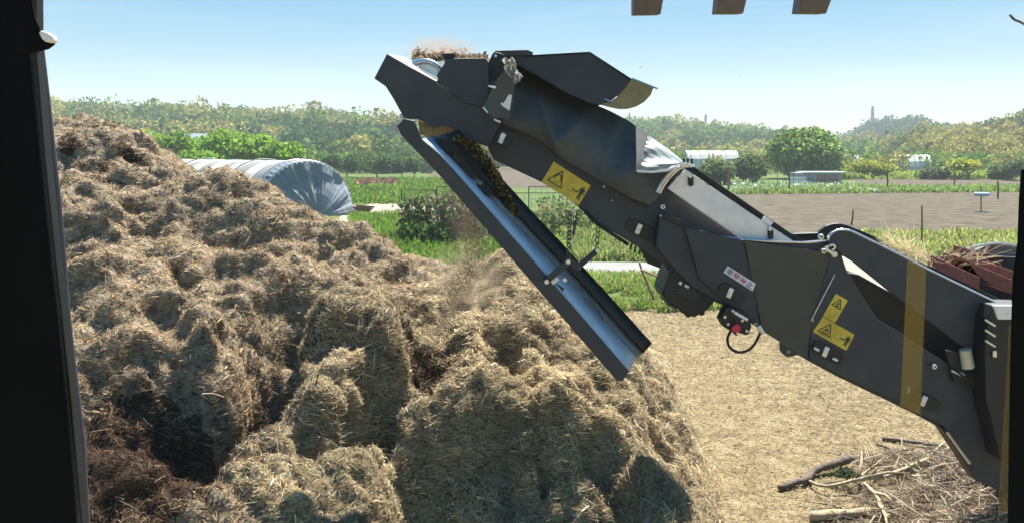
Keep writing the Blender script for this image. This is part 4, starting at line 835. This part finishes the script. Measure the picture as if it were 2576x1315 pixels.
def warning(c4, Y, kind):
    asp = math.dist(c4[0], c4[1])/math.dist(c4[0], c4[3]); d = Decal(c4, Y, 'warning_sticker', M['yellow'], mc)
    if kind != 'small':
        A, B, C_ = (.09, .80), (.29, .14), (.46, .80); T = [line(A, B, .022, asp), line(B, C_, .022, asp), line(C_, A, .022, asp)]
        if kind == 'magnet':
            T += [line((.23+.07*math.cos(t), .46-.12*math.sin(t)), (.23+.07*math.cos(t+.4)+.0, .46-.12*math.sin(t+.4)), .028, asp) for t in np.arange(0.0, 3.1, .4)]; T = [[(a+.05*(i > 2), b) for a, b in t] for i, t in enumerate(T)]
            T += [line((.21, .46), (.21, .60), .02, asp), line((.35, .46), (.35, .60), .02, asp), line((.24, .68), (.33, .68), .012, asp)]
        else:
            T += [line((.17, .72), (.38, .72), .02, asp), line((.22, .66), (.30, .45), .025, asp), line((.30, .45), (.36, .66), .02, asp), line((.24, .50), (.30, .58), .02, asp)]
        T += [line((.12, .90), (.44, .90), .007, asp)]
        d.shape(T, 'symbol', M['ink']); d.shape([line((.56, .28), (.66, .28), .008, asp), line((.66, .28), (.66, .72), .008, asp), line((.66, .72), (.56, .72), .008, asp), line((.56, .72), (.56, .28), .008, asp)], 'symbol', M['grubby_yellow'])
        d.shape([line((.70, .56), (.80, .56), .02, asp), [(.69, .56), (.725, .49), (.725, .63)], [(.815, .56), (.78, .49), (.78, .63)]]+person_polys(.90, .52, .62, asp), 'symbol', M['ink'])
        d.shape([line((.495, .06), (.495, .94), .004, asp)], 'symbol', M['grubby_yellow'])
    else:
        asp = math.dist(c4[0], c4[1])/math.dist(c4[0], c4[3]); T = [line((.14, .46), (.5, .10), .016, asp), line((.5, .10), (.86, .46), .016, asp), line((.86, .46), (.14, .46), .016, asp), line((.34, .41), (.66, .41), .012, asp), line((.42, .38), (.52, .25), .014, asp), line((.52, .25), (.6, .38), .014, asp)]
        d.shape(T, 'symbol', M['ink']); ring = [(.5+.26*math.cos(t), .70+.26*asp*math.sin(t)) for t in np.linspace(0, 6.283, 15)]
        d.shape([line(a, b, .008, asp) for a, b in zip(ring, ring[1:])]+[line((.2, .92), (.8, .92), .008, asp)], 'symbol', M['grubby_yellow'])
warning([(1393, 407), (1486, 467), (1456, 517), (1363, 457)], YN-.006, 'magnet')
warning([(2103, 738), (2133, 755), (2101, 811), (2070, 794)], YN-.134, 'small')
warning([(2070, 796), (2150, 841), (2129, 881), (2045, 834)], YN-.134, 'hand')
d = Decal([(1831, 669), (1901, 713), (1893, 732), (1820, 685)], YN-.14, 'stop_sticker', M['stick_white'], mc)
def glyph(ch, a0, a1, b0, b1, m_):
    cu = bpy.data.curves.new('glyph', 'FONT'); cu.body = ch; cu.offset = .012; to = bpy.data.objects.new('glyph', cu); col.objects.link(to)
    bpy.context.view_layer.update(); me = bpy.data.meshes.new_from_object(to.evaluated_get(bpy.context.evaluated_depsgraph_get())); bpy.data.objects.remove(to)
    if not len(me.vertices): return None
    xs = [v.co.x for v in me.vertices]; ys = [v.co.y for v in me.vertices]; x0, x1, y0, y1 = min(xs), max(xs), min(ys), max(ys)
    for v in me.vertices:
        a = a0+(v.co.x-x0)/(x1-x0)*(a1-a0); b = b1-(v.co.y-y0)/(y1-y0)*(b1-b0); v.co = d.at(a, b, 1)
    return link('letter', me, m_, d.obj)
for i, (ch, m_) in enumerate(zip('非常停止', ('navy', 'crimson', 'crimson', 'navy'))):
    glyph(ch, .05+.232*i, .05+.232*i+.205, .12, .88, M[m_])

# chute of the magnet
YC0 = YN-.55
ch = MB(); e = [(998, 318), (1017, 299), (1042, 305), (1062, 352), (1107, 389), (1378, 697), (1583, 934), (1566, 958), (1550, 955), (1378, 756), (1105, 441), (1010, 342)]
m = MB(); m.plate(px(e, YC0), .02); o = m.obj('chute', M['steel'], mc, .004); chute = o
la, lb = [(1062, 350), (1107, 389), (1378, 697), (1583, 934)], [(1085, 345), (1128, 386), (1332, 622), (1411, 684), (1602, 897)]
def resamp(pts, k):
    a, b = poly_at(pts, np.linspace(0, 1, k)); return list(zip(a, b))
K = 24
L1, L2 = resamp(la, K), resamp([(1085, 345), (1128, 386), (1411, 684), (1602, 897)], K); L3 = resamp([(1120, 340), (1160, 396), (1432, 684), (1616, 888)], K); L4 = resamp([(1150, 330), (1210, 400), (1442, 650), (1636, 864)], K)
def wav(pts, Y, amp=0, f=1.0): return [P(u, v, Y+amp*math.sin(i*f)) for i, (u, v) in enumerate(pts)]
q1, q2, q3, q4 = wav(L1, YC0+.02), wav(L2, YC0+.24, .008, 1.3), wav(L3, YC0+.36, .006, .9), wav(L4, YC0+.42)
def surf(a, b, name, m_, t=.006):
    m = MB(); m.strip(a, b); o = m.obj(name, m_, mc, smooth=True); s_ = o.modifiers.new('t', 'SOLIDIFY'); s_.thickness = t; s_.offset = -1; return o
surf(q1, q2, 'chute_liner', M['skytint']); surf(q2, q3, 'chute_floor', M['greylin']); surf(q3, q4, 'chute_wall', M['black'], .02)
m = MB(); ea = resamp([(1092, 352), (1128, 378), (1150, 412), (1190, 462), (1215, 478), (1240, 522), (1262, 540), (1300, 590), (1372, 655)], 30); eb = resamp([(1150, 345), (1185, 398), (1260, 486), (1400, 655)], 30)
ea = [(u+random.uniform(-5, 3), v+random.uniform(-3, 3)) for u, v in ea]; m.strip([P(u, v, YC0+.19) for u, v in ea], [P(u, v, YC0+.40) for u, v in eb]); m.obj('dirt_crust', mat('wet_dirt', (.018, .014, .011), .6, base2=(.07, .052, .036), vscale=14, bump=.8, bscale=30), mc)
# cross bars on chute, chains
def bar(a, b, w_, Y, name, m_=M['steel2']):
    dx, dy = b[0]-a[0], b[1]-a[1]; L_ = math.hypot(dx, dy); nx, ny = -dy/L_*w_, dx/L_*w_; return plate(name, [(a[0]+nx, a[1]+ny), (b[0]+nx, b[1]+ny), (b[0]-nx, b[1]-ny), (a[0]-nx, a[1]-ny)], Y, .02, m_, mc, .003)
bar((1372, 708), (1436, 656), 8, YC0-.03, 'cross_bar'); bar((1454, 672), (1503, 630), 7, YC0+.38, 'cross_bar'); bar((1428, 652), (1460, 676), 9, YC0+.1, 'cross_bar'); bar((1392, 716), (1416, 732), 7, YC0+.05, 'cross_bar')
rect(1396, 706, 10, 5, -36, YC0-.01, .01, M['white'], 'marker'); rect(1421, 704, 5, 5, -36, YC0, .01, M['silver'], 'marker')
for u, v, Y in ((1375, 708, YC0-.035), (1456, 672, YC0+.37), (1429, 658, YC0-.035), (1503, 630, YC0+.36), (1444, 530, YN-.05)):
    m = MB(); c = P(u, v, Y); m.tube([c+Vector((0, -.015, 0)), c], .014, 10); m.obj('bolt', M['galv'], mc)
def chain(a, b, r_=.016, wire=.0035):
    a, b = Vector(a), Vector(b); L_ = (b-a).length; n = int(L_/(r_*2.6)); m = MB(); ax_ = (b-a).normalized(); o1 = ax_.orthogonal().normalized(); o2 = ax_.cross(o1)
    for i in range(n):
        c = a.lerp(b, (i+.5)/n); s1 = o1 if i % 2 else o2; ring = [c+ax_*(math.cos(t)*r_*1.75)+s1*(math.sin(t)*r_*.9) for t in np.linspace(0, 6.283, 11)]; m.tube(ring, wire, 5, cap=False)
    return m.obj('chain', M['tine'], mc)
chain(P(1434, 534, YN-.1), P(1430, 655, YC0-.02)); chain(P(1453, 534, YN-.1), P(1442, 590, YC0+.2), .011); chain(P(1505, 570, YN-.05), P(1501, 628, YC0+.36))
m = MB(); m.tube([P(1476, 742, YC0+.2), P(1500, 775, YC0+.2), P(1516, 806, YC0+.15)], [.004, .007, .004], 5); m.obj('stuck_twig', M['bark'], mc)
# dirt and yellowish wrapped waste along the upper chute wall
n = 1700; t = rng.random(n); uu, vv_ = poly_at([(1150, 345), (1195, 372), (1240, 430), (1270, 490), (1300, 540)], t); off = rng.normal(size=n)
pos = np.array([tuple(P(a+o_*4, b-o_*2.5+random.gauss(0, 2.5), YC0+.30+.05*random.random())) for a, b, o_ in zip(uu, vv_, off)])
V, Fc, C = flecks(pos, rng.uniform(.003, .009, n), palette(n, [(.34, .24, .05), (.50, .38, .09), (.10, .07, .035), (.05, .04, .03)], [2, 1.2, 3, 3]), 2.2); tag(np_mesh('stuck_waste', V, Fc, M['straw'], mc, C), kind='stuff')

# muddy patch of roller seen through the gap under the head
m = MB(); g_ = [(1052, 302), (1089, 322), (1130, 317), (1146, 334), (1120, 352), (1085, 348), (1056, 338)]; m.plate(px(g_, YN+.1), .02); m.obj('return_belt', mat('muddy_belt', (.20, .15, .10), .9, base2=(.34, .28, .19), vscale=20, bump=.8, bscale=40), mc)

# hopper contents: red grate beams
def beam(a, b, wz, Y0_, dep, name='grate_beam'):
    pa_, pb_ = P(a[0], a[1], Y0_), P(b[0], b[1], Y0_); dz = Vector((0, 0, -wz)); m = MB(); m.plate([pa_, pb_, pb_+dz, pa_+dz], dep); return m.obj(name, M['brick'], mc, .006)
beam((2336, 638), (2466, 698), .10, YN+.30, .16); beam((2398, 640), (2552, 706), .10, YN+.55, .16); beam((2428, 622), (2520, 664), .09, YN+.95, .18); beam((2490, 660), (2600, 700), .12, YN+.75, .2)
plate('grate_tooth', [(2440, 640), (2460, 628), (2480, 632), (2500, 650), (2520, 672), (2470, 664)], YN+.9, .1, M['black'], mc, .004)
plate('grate_tooth', [(2395, 672), (2410, 655), (2440, 660), (2460, 690), (2500, 720), (2440, 700)], YN+.55, .08, M['black'], mc, .004)
plate('far_hopper_panel', [(2452, 632), (2480, 618), (2520, 612), (2580, 622), (2620, 640), (2620, 700), (2540, 690)], YN+1.4, .05, M['greylin'], mc, .005)
m = MB(); m.tube(bez([P(u, v, YN+1.35) for u, v in ((2400, 650), (2430, 628), (2470, 616), (2520, 612), (2576, 622))]), .012, 7); m.obj('hopper_rim', M['galv'], mc)
# right end machinery: louvred side box, post
o = plate('louvre_box', [(2500, 768), (2600, 770), (2600, 1180), (2520, 1160), (2480, 1000), (2478, 880), (2485, 800)], YN-.30, .25, M['black'], mc, .008)
plate('louvre_lid', [(2500, 768), (2600, 768), (2600, 803), (2512, 803)], YN-.32, .03, M['silver'], mc, .003)
for k in range(3): rect(2492, 812+k*26, 15, 2.5, 32, YN-.315, .01, M['galv'], 'louvre', o, .001)
rect(2503, 890, 5, 8, 0, YN-.315, .01, M['galv'], 'marker', o)
# opening showing a bright cylinder
plate('opening_back', [(2380, 880), (2470, 900), (2475, 985), (2400, 960)], YN-.165, .02, M['black'], mc, .003)
m = MB(); c = P(2428, 905, YN-.18); m.tube([P(2428, 878, YN-.19), P(2436, 924, YN-.19)], [.036, .04], 14); m.obj('cylinder', mat('cream_paint', (.55, .50, .36), .5, var=.15, vscale=9), mc, .003)
rect(2412, 938, 16, 4, 25, YN-.2, .02, M['silver'], 'marker'); m = MB(); m.tube([P(2396, 926, YN-.2), P(2430, 950, YN-.2), P(2448, 946, YN-.2), P(2470, 956, YN-.2)], .008, 6); m.obj('hose', M['rubber'], mc)
# support leg and light panel under body
plate('support_leg', [(2366, 1074), (2379, 1077), (2450, 1172), (2443, 1180)], YN-.14, .1, M['black'], mc, .004); plate('leg_panel', [(2376, 1079), (2452, 1112), (2460, 1126), (2444, 1170), (2436, 1160)], YN-.10, .03, mat('dull_grey_panel', (.24, .22, .20), .5, .2, var=.2, vscale=9), mc, .003)
m = MB(); m.tube([P(2382, 1084, YN-.15), P(2440, 1164, YN-.15)], .012, 6); m.obj('leg_edge', M['galv'], mc)
# under body: track frame so the machine stands on the ground
m = MB(); m.box((P(2700, 1150, YN).x+1.6, YN+.65, .42), (3.0, 1.3, .84)); m.obj('undercarriage', M['black'], mc, .03)
m = MB(); m.box((P(2800, 900, YN).x+1.4, YN+.65, 1.35), (3.0, 1.25, 1.1)); m.obj('engine_housing', M['steel2'], mc, .03)
plate('hopper_back', [(2345, 648), (2420, 640), (2620, 650), (2620, 900), (2420, 760)], YN+1.15, .03, M['black'], mc, .004)
# straw and twigs lying in the hopper
parts = []; n = 480; us_ = rng.uniform(2235, 2340, n); vs_ = 600+(us_-2225)*.52+rng.normal(size=n)*7; pos = np.array([tuple(P(a, b, YN+.02+.25*random.random())) for a, b in zip(us_, vs_)])
dr = rng.normal(size=(n, 3))*.5+np.array([-.6, 0, .45]); dr /= np.linalg.norm(dr, axis=1, keepdims=True); L_ = rng.uniform(.04, .16, n); parts.append(ribbons(pos, dr, np.full(n, .003), L_, L_*.1, palette(n, [(.62, .52, .28), (.75, .66, .42), (.45, .35, .18)], [1, 1, 1])))
n = 110; us_ = rng.uniform(2370, 2470, n); vs_ = rng.normal(650, 9, n)-(us_-2420)*.12; pos = np.array([tuple(P(a, b, YN+.45+.35*random.random())) for a, b in zip(us_, vs_)])
dr = rng.normal(size=(n, 3))*np.array([1, .6, .35]); dr /= np.linalg.norm(dr, axis=1, keepdims=True); L_ = rng.uniform(.05, .28, n); parts.append(ribbons(pos, dr, rng.uniform(.004, .011, n), L_, L_*.08, palette(n, [(.40, .31, .20), (.26, .18, .12), (.15, .10, .07)], [1, 1, 1])))
V, Fc, C = join(parts); tag(np_mesh('feed_straw', V, Fc, M['straw'], colors=C), 'straw and twigs lying in the feed hopper', 'straw', kind='stuff')

# falling mulch stream
n = 7500; t = rng.random(n)**.9; uu = np.interp(t, [0, .3, .55, .8, 1], [1170, 1180, 1200, 1150, 1105]); vv_ = np.interp(t, [0, .3, .55, .8, 1], [330, 470, 620, 730, 835])
sp_ = np.interp(t, [0, .3, .6, 1], [46, 52, 40, 26]); uu = uu+rng.normal(size=n)*sp_*.55+8*np.sin(vv_*.05); pos = np.array([tuple(P(a, b, YN+.62+random.gauss(0, .22))) for a, b in zip(uu, vv_)])
V, Fc, C = flecks(pos, rng.uniform(.0012, .0042, n), palette(n, [(.42, .32, .21), (.28, .20, .13), (.56, .45, .30)], [2, 2, 1]), 2.0); tag(np_mesh('falling_mulch', V, Fc, M['straw'], colors=C), 'stream of brown mulch falling from the conveyor head', 'mulch', kind='stuff')
# airborne specks
n = 10; pos = np.array([tuple(P(random.uniform(1350, 2200), random.uniform(70, 300), random.uniform(5, 7))) for _ in range(n)]); V, Fc, C = flecks(pos, rng.uniform(.002, .005, n), palette(n, [(.2, .16, .1)], [1]), 1.5); tag(np_mesh('blown_specks', V, Fc, M['straw'], colors=C), 'dark specks of chaff blown through the air', 'chaff', kind='stuff')
def puff(name, c, r_, dens, colr, label, nscale=4):
    bm = bmesh.new(); bmesh.ops.create_icosphere(bm, subdivisions=3, radius=1); me = bpy.data.meshes.new(name); bm.to_mesh(me); bm.free()
    m = bpy.data.materials.new(name); m.use_nodes = True; nt = m.node_tree; nt.nodes.remove(nt.nodes['Principled BSDF']); v = nt.nodes.new('ShaderNodeVolumePrincipled'); v.inputs['Color'].default_value = (*colr, 1); v.inputs['Anisotropy'].default_value = .2
    tcn = nt.nodes.new('ShaderNodeTexCoord'); nn = nt.nodes.new('ShaderNodeTexNoise'); nn.inputs['Scale'].default_value = nscale; nn.inputs['Detail'].default_value = 3
    ln = nt.nodes.new('ShaderNodeVectorMath'); ln.operation = 'LENGTH'; nt.links.new(tcn.outputs['Object'], ln.inputs[0]); nt.links.new(tcn.outputs['Object'], nn.inputs['Vector'])
    mr = nt.nodes.new('ShaderNodeMapRange'); mr.inputs['From Min'].default_value = 1; mr.inputs['From Max'].default_value = .1; mr.inputs['To Max'].default_value = dens; nt.links.new(ln.outputs['Value'], mr.inputs['Value'])
    m2 = nt.nodes.new('ShaderNodeMapRange'); m2.inputs['From Min'].default_value = .38; m2.inputs['From Max'].default_value = .62; nt.links.new(nn.outputs['Fac'], m2.inputs['Value'])
    mu = nt.nodes.new('ShaderNodeMath'); mu.operation = 'MULTIPLY'; nt.links.new(mr.outputs[0], mu.inputs[0]); nt.links.new(m2.outputs[0], mu.inputs[1]); nt.links.new(mu.outputs[0], v.inputs['Density']); nt.links.new(v.outputs[0], nt.nodes['Material Output'].inputs['Volume'])
    o = link(name, me, m); o.location = c; o.scale = r_; return tag(o, label, 'dust', kind='stuff')
puff('dust', P(1110, 133, YN+.5), (.30, .30, .13), 9, (.48, .39, .30), 'tan dust puff blowing over the conveyor head')
puff('dust', P(1185, 520, YN+.7), (.22, .30, .50), 4.5, (.62, .50, .36), 'brown dust veil hanging in the falling stream')
puff('dust', P(1175, 700, YN+.75), (.36, .40, .30), 4.0, (.66, .54, .38), 'tan dust drifting over the landing mulch')

# ------------------------------------------------------------------ grapple teeth at the top
gr = empty('grapple', P(1840, -120, 3.4), 'brown steel grapple, three blunt tooth tips hanging in at the top edge', 'grapple')
for pts in ([(1594, 38), (1662, 37), (1685, -90), (1594, -90)], [(1803, 35), (1870, 35), (1900, -90), (1815, -90)], [(2010, 34), (2079, 35), (2125, -90), (2028, -90)]):
    m = MB(); a = px(pts, 3.4); m.plate(a, .11, d=(.05, 1, .12)); m.obj('tooth', M['tine'], gr, .004)
m = MB(); a, b = P(1560, -90, 3.45), P(2180, -90, 3.45); m.box((a+b)/2+Vector((0, .05, .06)), ((b-a).length, .16, .14)); m.obj('crossbeam', M['tine'], gr, .006)
m = MB(); m.tube(bez([P(2540, 38, 3.8), P(2552, 50, 3.8), P(2566, 56, 3.8), P(2600, 74, 3.8)]), [.005]*24+[.009], 6); tag(m.obj('hanging_twig', M['bark']), 'thin bare twig poking in at the top right corner', 'twig')

# ------------------------------------------------------------------ branches and brush at lower right
BG = 'cut branches lying on the chips'
def branch(pts, r0, r1, label, m_=M['bark'], subs=0):
    q = bez([G(u, v, z) for u, v, z in pts], 6); q = [p_+Vector((random.uniform(-.006, .006), random.uniform(-.006, .006), 0)) for p_ in q]; k = len(q); b = MB(); b.tube(q, [(r0+(r1-r0)*i/(k-1))*random.uniform(.9, 1.12) for i in range(k)], 9)
    for s_ in range(subs):
        i = random.randrange(k//4, k-2); d_ = (q[i+1]-q[i]).normalized(); sd_ = Vector((random.uniform(-1, 1), random.uniform(-1, 1), .3)); e_ = q[i]+(d_+sd_*.9)*random.uniform(.12, .45); e_.z = max(.03, e_.z); b.tube([q[i], q[i].lerp(e_, .5)+Vector((.02, .02, .02)), e_], [r1*.8+.003, r1*.5+.003, .002], 5)
    tag(b.obj('branch', m_, smooth=True), label, 'branch', BG)
branch([(2142, 1152, .10), (2100, 1165, .09), (2050, 1182, .07), (2030, 1205, .06), (2000, 1212, .05), (1960, 1226, .04)], .042, .026, 'thick crooked brown branch with a sawn end, leftmost on the chips')
branch([(2030, 1207, .05), (2080, 1222, .08), (2160, 1205, .12), (2230, 1196, .15), (2320, 1158, .16), (2400, 1122, .18)], .014, .020, 'long thin pale branch running up to the machine leg', M['wood'], 5)
branch([(2210, 1284, .05), (2120, 1292, .05), (2040, 1298, .05)], .04, .04, 'pale split log lying flat near the bottom edge', M['wood'])
branch([(2220, 1102, .03), (2300, 1112, .04), (2378, 1124, .05)], .020, .024, 'dark straight stick beside the machine leg, farthest back', M['bark'])
branch([(2205, 1116, .03), (2235, 1126, .03), (2262, 1138, .03)], .012, .014, 'short dark stick left of the straight stick', M['bark'])
branch([(2175, 1215, .10), (2205, 1245, .12), (2225, 1278, .1), (2290, 1288, .06)], .016, .02, 'pale forked branch bending round in the brush', M['wood'], 4)
branch([(2300, 1310, .1), (2360, 1265, .2), (2400, 1240, .22), (2450, 1225, .25)], .022, .01, 'reddish brown branch rising out of the brush', M['bark'], 5)
branch([(2330, 1300, .1), (2420, 1285, .14), (2480, 1275, .2)], .018, .012, 'pale branch lying low across the brush', M['wood'], 5)
branch([(2345, 1310, .12), (2360, 1330, .1), (2380, 1360, .1)], .03, .04, 'thick pale branch end cut by the bottom edge', M['wood'])
branch([(2160, 1200, .05), (2230, 1150, .1), (2330, 1130, .1)], .008, .005, 'thin wavy twig above the long pale branch', M['wood'], 6)
n = 9000; parts = []
uu = 2540-np.abs(rng.normal(size=n))*200; vv_ = rng.uniform(1130, 1345, n); keep = (uu > 1940) & (uu+ (vv_-1130)*.35 > 2060+rng.random(n)*150*(1)) ; uu, vv_ = uu[keep], vv_[keep]; n = len(uu)
hgt = np.clip((uu-2150)/400, 0, 1)*.55*fbm(uu/40, vv_/40, 1, 3, 9)*1.6
pos = np.array([tuple(G(a, b, float(h_)*random.random()+.02)) for a, b, h_ in zip(uu, vv_, hgt)]); dr = rng.normal(size=(n, 3))*np.array([1, 1, .28]); dr /= np.linalg.norm(dr, axis=1, keepdims=True); L_ = rng.gamma(2, .075, n)+.04
parts.append(ribbons(pos-dr*(L_/2)[:, None], dr, rng.uniform(.004, .012, n), L_, L_*rng.normal(size=n)*.12, palette(n, [(.42, .35, .24), (.28, .21, .15), (.16, .12, .085), (.08, .06, .045), (.56, .49, .37)], [3, 3, 3, 2, 2.2])))
V, Fc, C = join(parts); tag(np_mesh('twig_litter', V, Fc, M['straw'], colors=C), 'tangle of loose twigs heaped under the machine', 'twigs', kind='stuff')
parts = []
for u, v in ((2330, 1185), (2365, 1195), (2400, 1255), (2440, 1280), (2310, 1200), (2120, 1200), (2420, 1230)):
    g_ = G(u, v, .1); parts.append(crown_cloud((g_.x, g_.y, .12), (.16, .16, .09), 420, .008, [(.035, .07, .02), (.06, .10, .03), (.02, .035, .015)], 4, .2))
V, Fc, C = join(parts); tag(np_mesh('green_sprigs', V, Fc, M['leaf'], colors=C), 'dark green conifer sprigs caught in the twig tangle', 'sprigs', kind='stuff')
m = MB(); m.tube([G(1030, 690)+Vector((0, 0, 0)), P(1030, 640, G(1030, 690).y)], .03, 6); m.obj; tag(m.obj('stake', M['bark']), 'thin dark stake at the back of the mulch, left of the falling stream', 'stake', SG)

# ------------------------------------------------------------------ cab the photo is taken from
cb = empty('excavator_cab', (0, .2, 0), 'black window frame of the cab the photo is taken from', 'cab')
def cplate(name, pts, Y, t, m_, bev=.003, par=cb): m = MB(); m.plate(px(pts, Y), t); return m.obj(name, m_, par, bev)
cplate('pillar', [(-300, -200), (60, -200), (66, 0), (72, 140), (98, 400), (125, 658), (165, 1010), (192, 1340), (196, 1500), (-300, 1500)], .62, .003, M['cabdark'])
cplate('seal', [(62, 100), (86, 100), (112, 400), (138, 658), (176, 1000), (206, 1340), (206, 1500), (190, 1500), (190, 1340), (160, 1010), (120, 658), (92, 400)], .64, .003, M['cabgrey'])
cplate('trim', [(80, -200), (98, -200), (97, 0), (103, 75), (121, 225), (151, 500), (165, 658), (172, 760), (187, 899), (212, 1103), (226, 1340), (230, 1500), (200, 1500), (200, 1340), (180, 1100), (140, 700), (92, 140), (80, 0)], .66, .003, M['cabedge'])
cplate('gasket', [(84, -200), (90, -200), (92, 140), (114, 400), (141, 658), (180, 1010), (209, 1340), (204, 1340), (175, 1010), (136, 658), (108, 400), (86, 140), (82, 0)], .625, .01, M['black'], .001)
o = cplate('latch_handle', [(40, -60), (77, -60), (79, 0), (88, 45), (102, 75), (118, 82), (132, 90), (137, 102), (134, 114), (120, 124), (92, 131), (66, 138), (40, 120)], .585, .003, M['cabdark'], .006)
cplate('handle_highlight', [(100, 76), (118, 83), (132, 91), (136, 102), (130, 108), (112, 106), (104, 98), (96, 84)], .58, .006, M['silver'], .002, o)  # grey highlight on the hook, put in as a silver plate
cplate('pillar', [(2572, 425), (2700, 425), (2700, 1500), (2536, 1500), (2539, 1200), (2544, 900), (2550, 700), (2562, 610), (2566, 500)], .75, .003, M['cabdark'])
m = MB(); m.plate(px([(90, -200), (2740, -200), (2740, 1500), (215, 1500)], .80), .004); gl = mat('clear_pane', (.9, .9, .9)); nt = gl.node_tree; nt.nodes.clear(); t_ = nt.nodes.new('ShaderNodeBsdfTransparent'); t_.inputs['Color'].default_value = (1, 1, 1, 1); oo = nt.nodes.new('ShaderNodeOutputMaterial'); nt.links.new(t_.outputs[0], oo.inputs['Surface']); m.obj('window_pane', gl, cb)

ys_ = mat('reflection_tint', (.42, .28, .03), .6); nt = ys_.node_tree; pb_ = nt.nodes['Principled BSDF']; tr_ = nt.nodes.new('ShaderNodeBsdfTransparent'); mi_ = nt.nodes.new('ShaderNodeMixShader'); mi_.inputs['Fac'].default_value = .21  # translucent yellow strips added in place of reflections in the glass
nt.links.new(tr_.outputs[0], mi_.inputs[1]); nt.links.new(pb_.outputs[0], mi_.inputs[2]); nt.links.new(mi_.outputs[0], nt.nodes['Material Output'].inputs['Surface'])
cplate('yellow_reflection', [(2284, 652), (2330, 675), (2316, 1042), (2266, 1020)], .79, .001, ys_, 0)
cplate('yellow_reflection', [(2540, 820), (2549, 820), (2540, 1290), (2512, 1285), (2524, 1100)], .79, .001, ys_, 0)

# ------------------------------------------------------------------ haze
HZ = .0006
if HZ:
    m = MB(); m.box((0, 370, 29), (1500, 860, 60)); hm = bpy.data.materials.new('haze_air'); hm.use_nodes = True; nt = hm.node_tree; nt.nodes.remove(nt.nodes['Principled BSDF']); v = nt.nodes.new('ShaderNodeVolumePrincipled'); v.inputs['Color'].default_value = (.86, .92, 1, 1); v.inputs['Density'].default_value = HZ; v.inputs['Anisotropy'].default_value = 0; nt.links.new(v.outputs[0], nt.nodes['Material Output'].inputs['Volume']); tag(m.obj('haze', hm), kind='stuff')
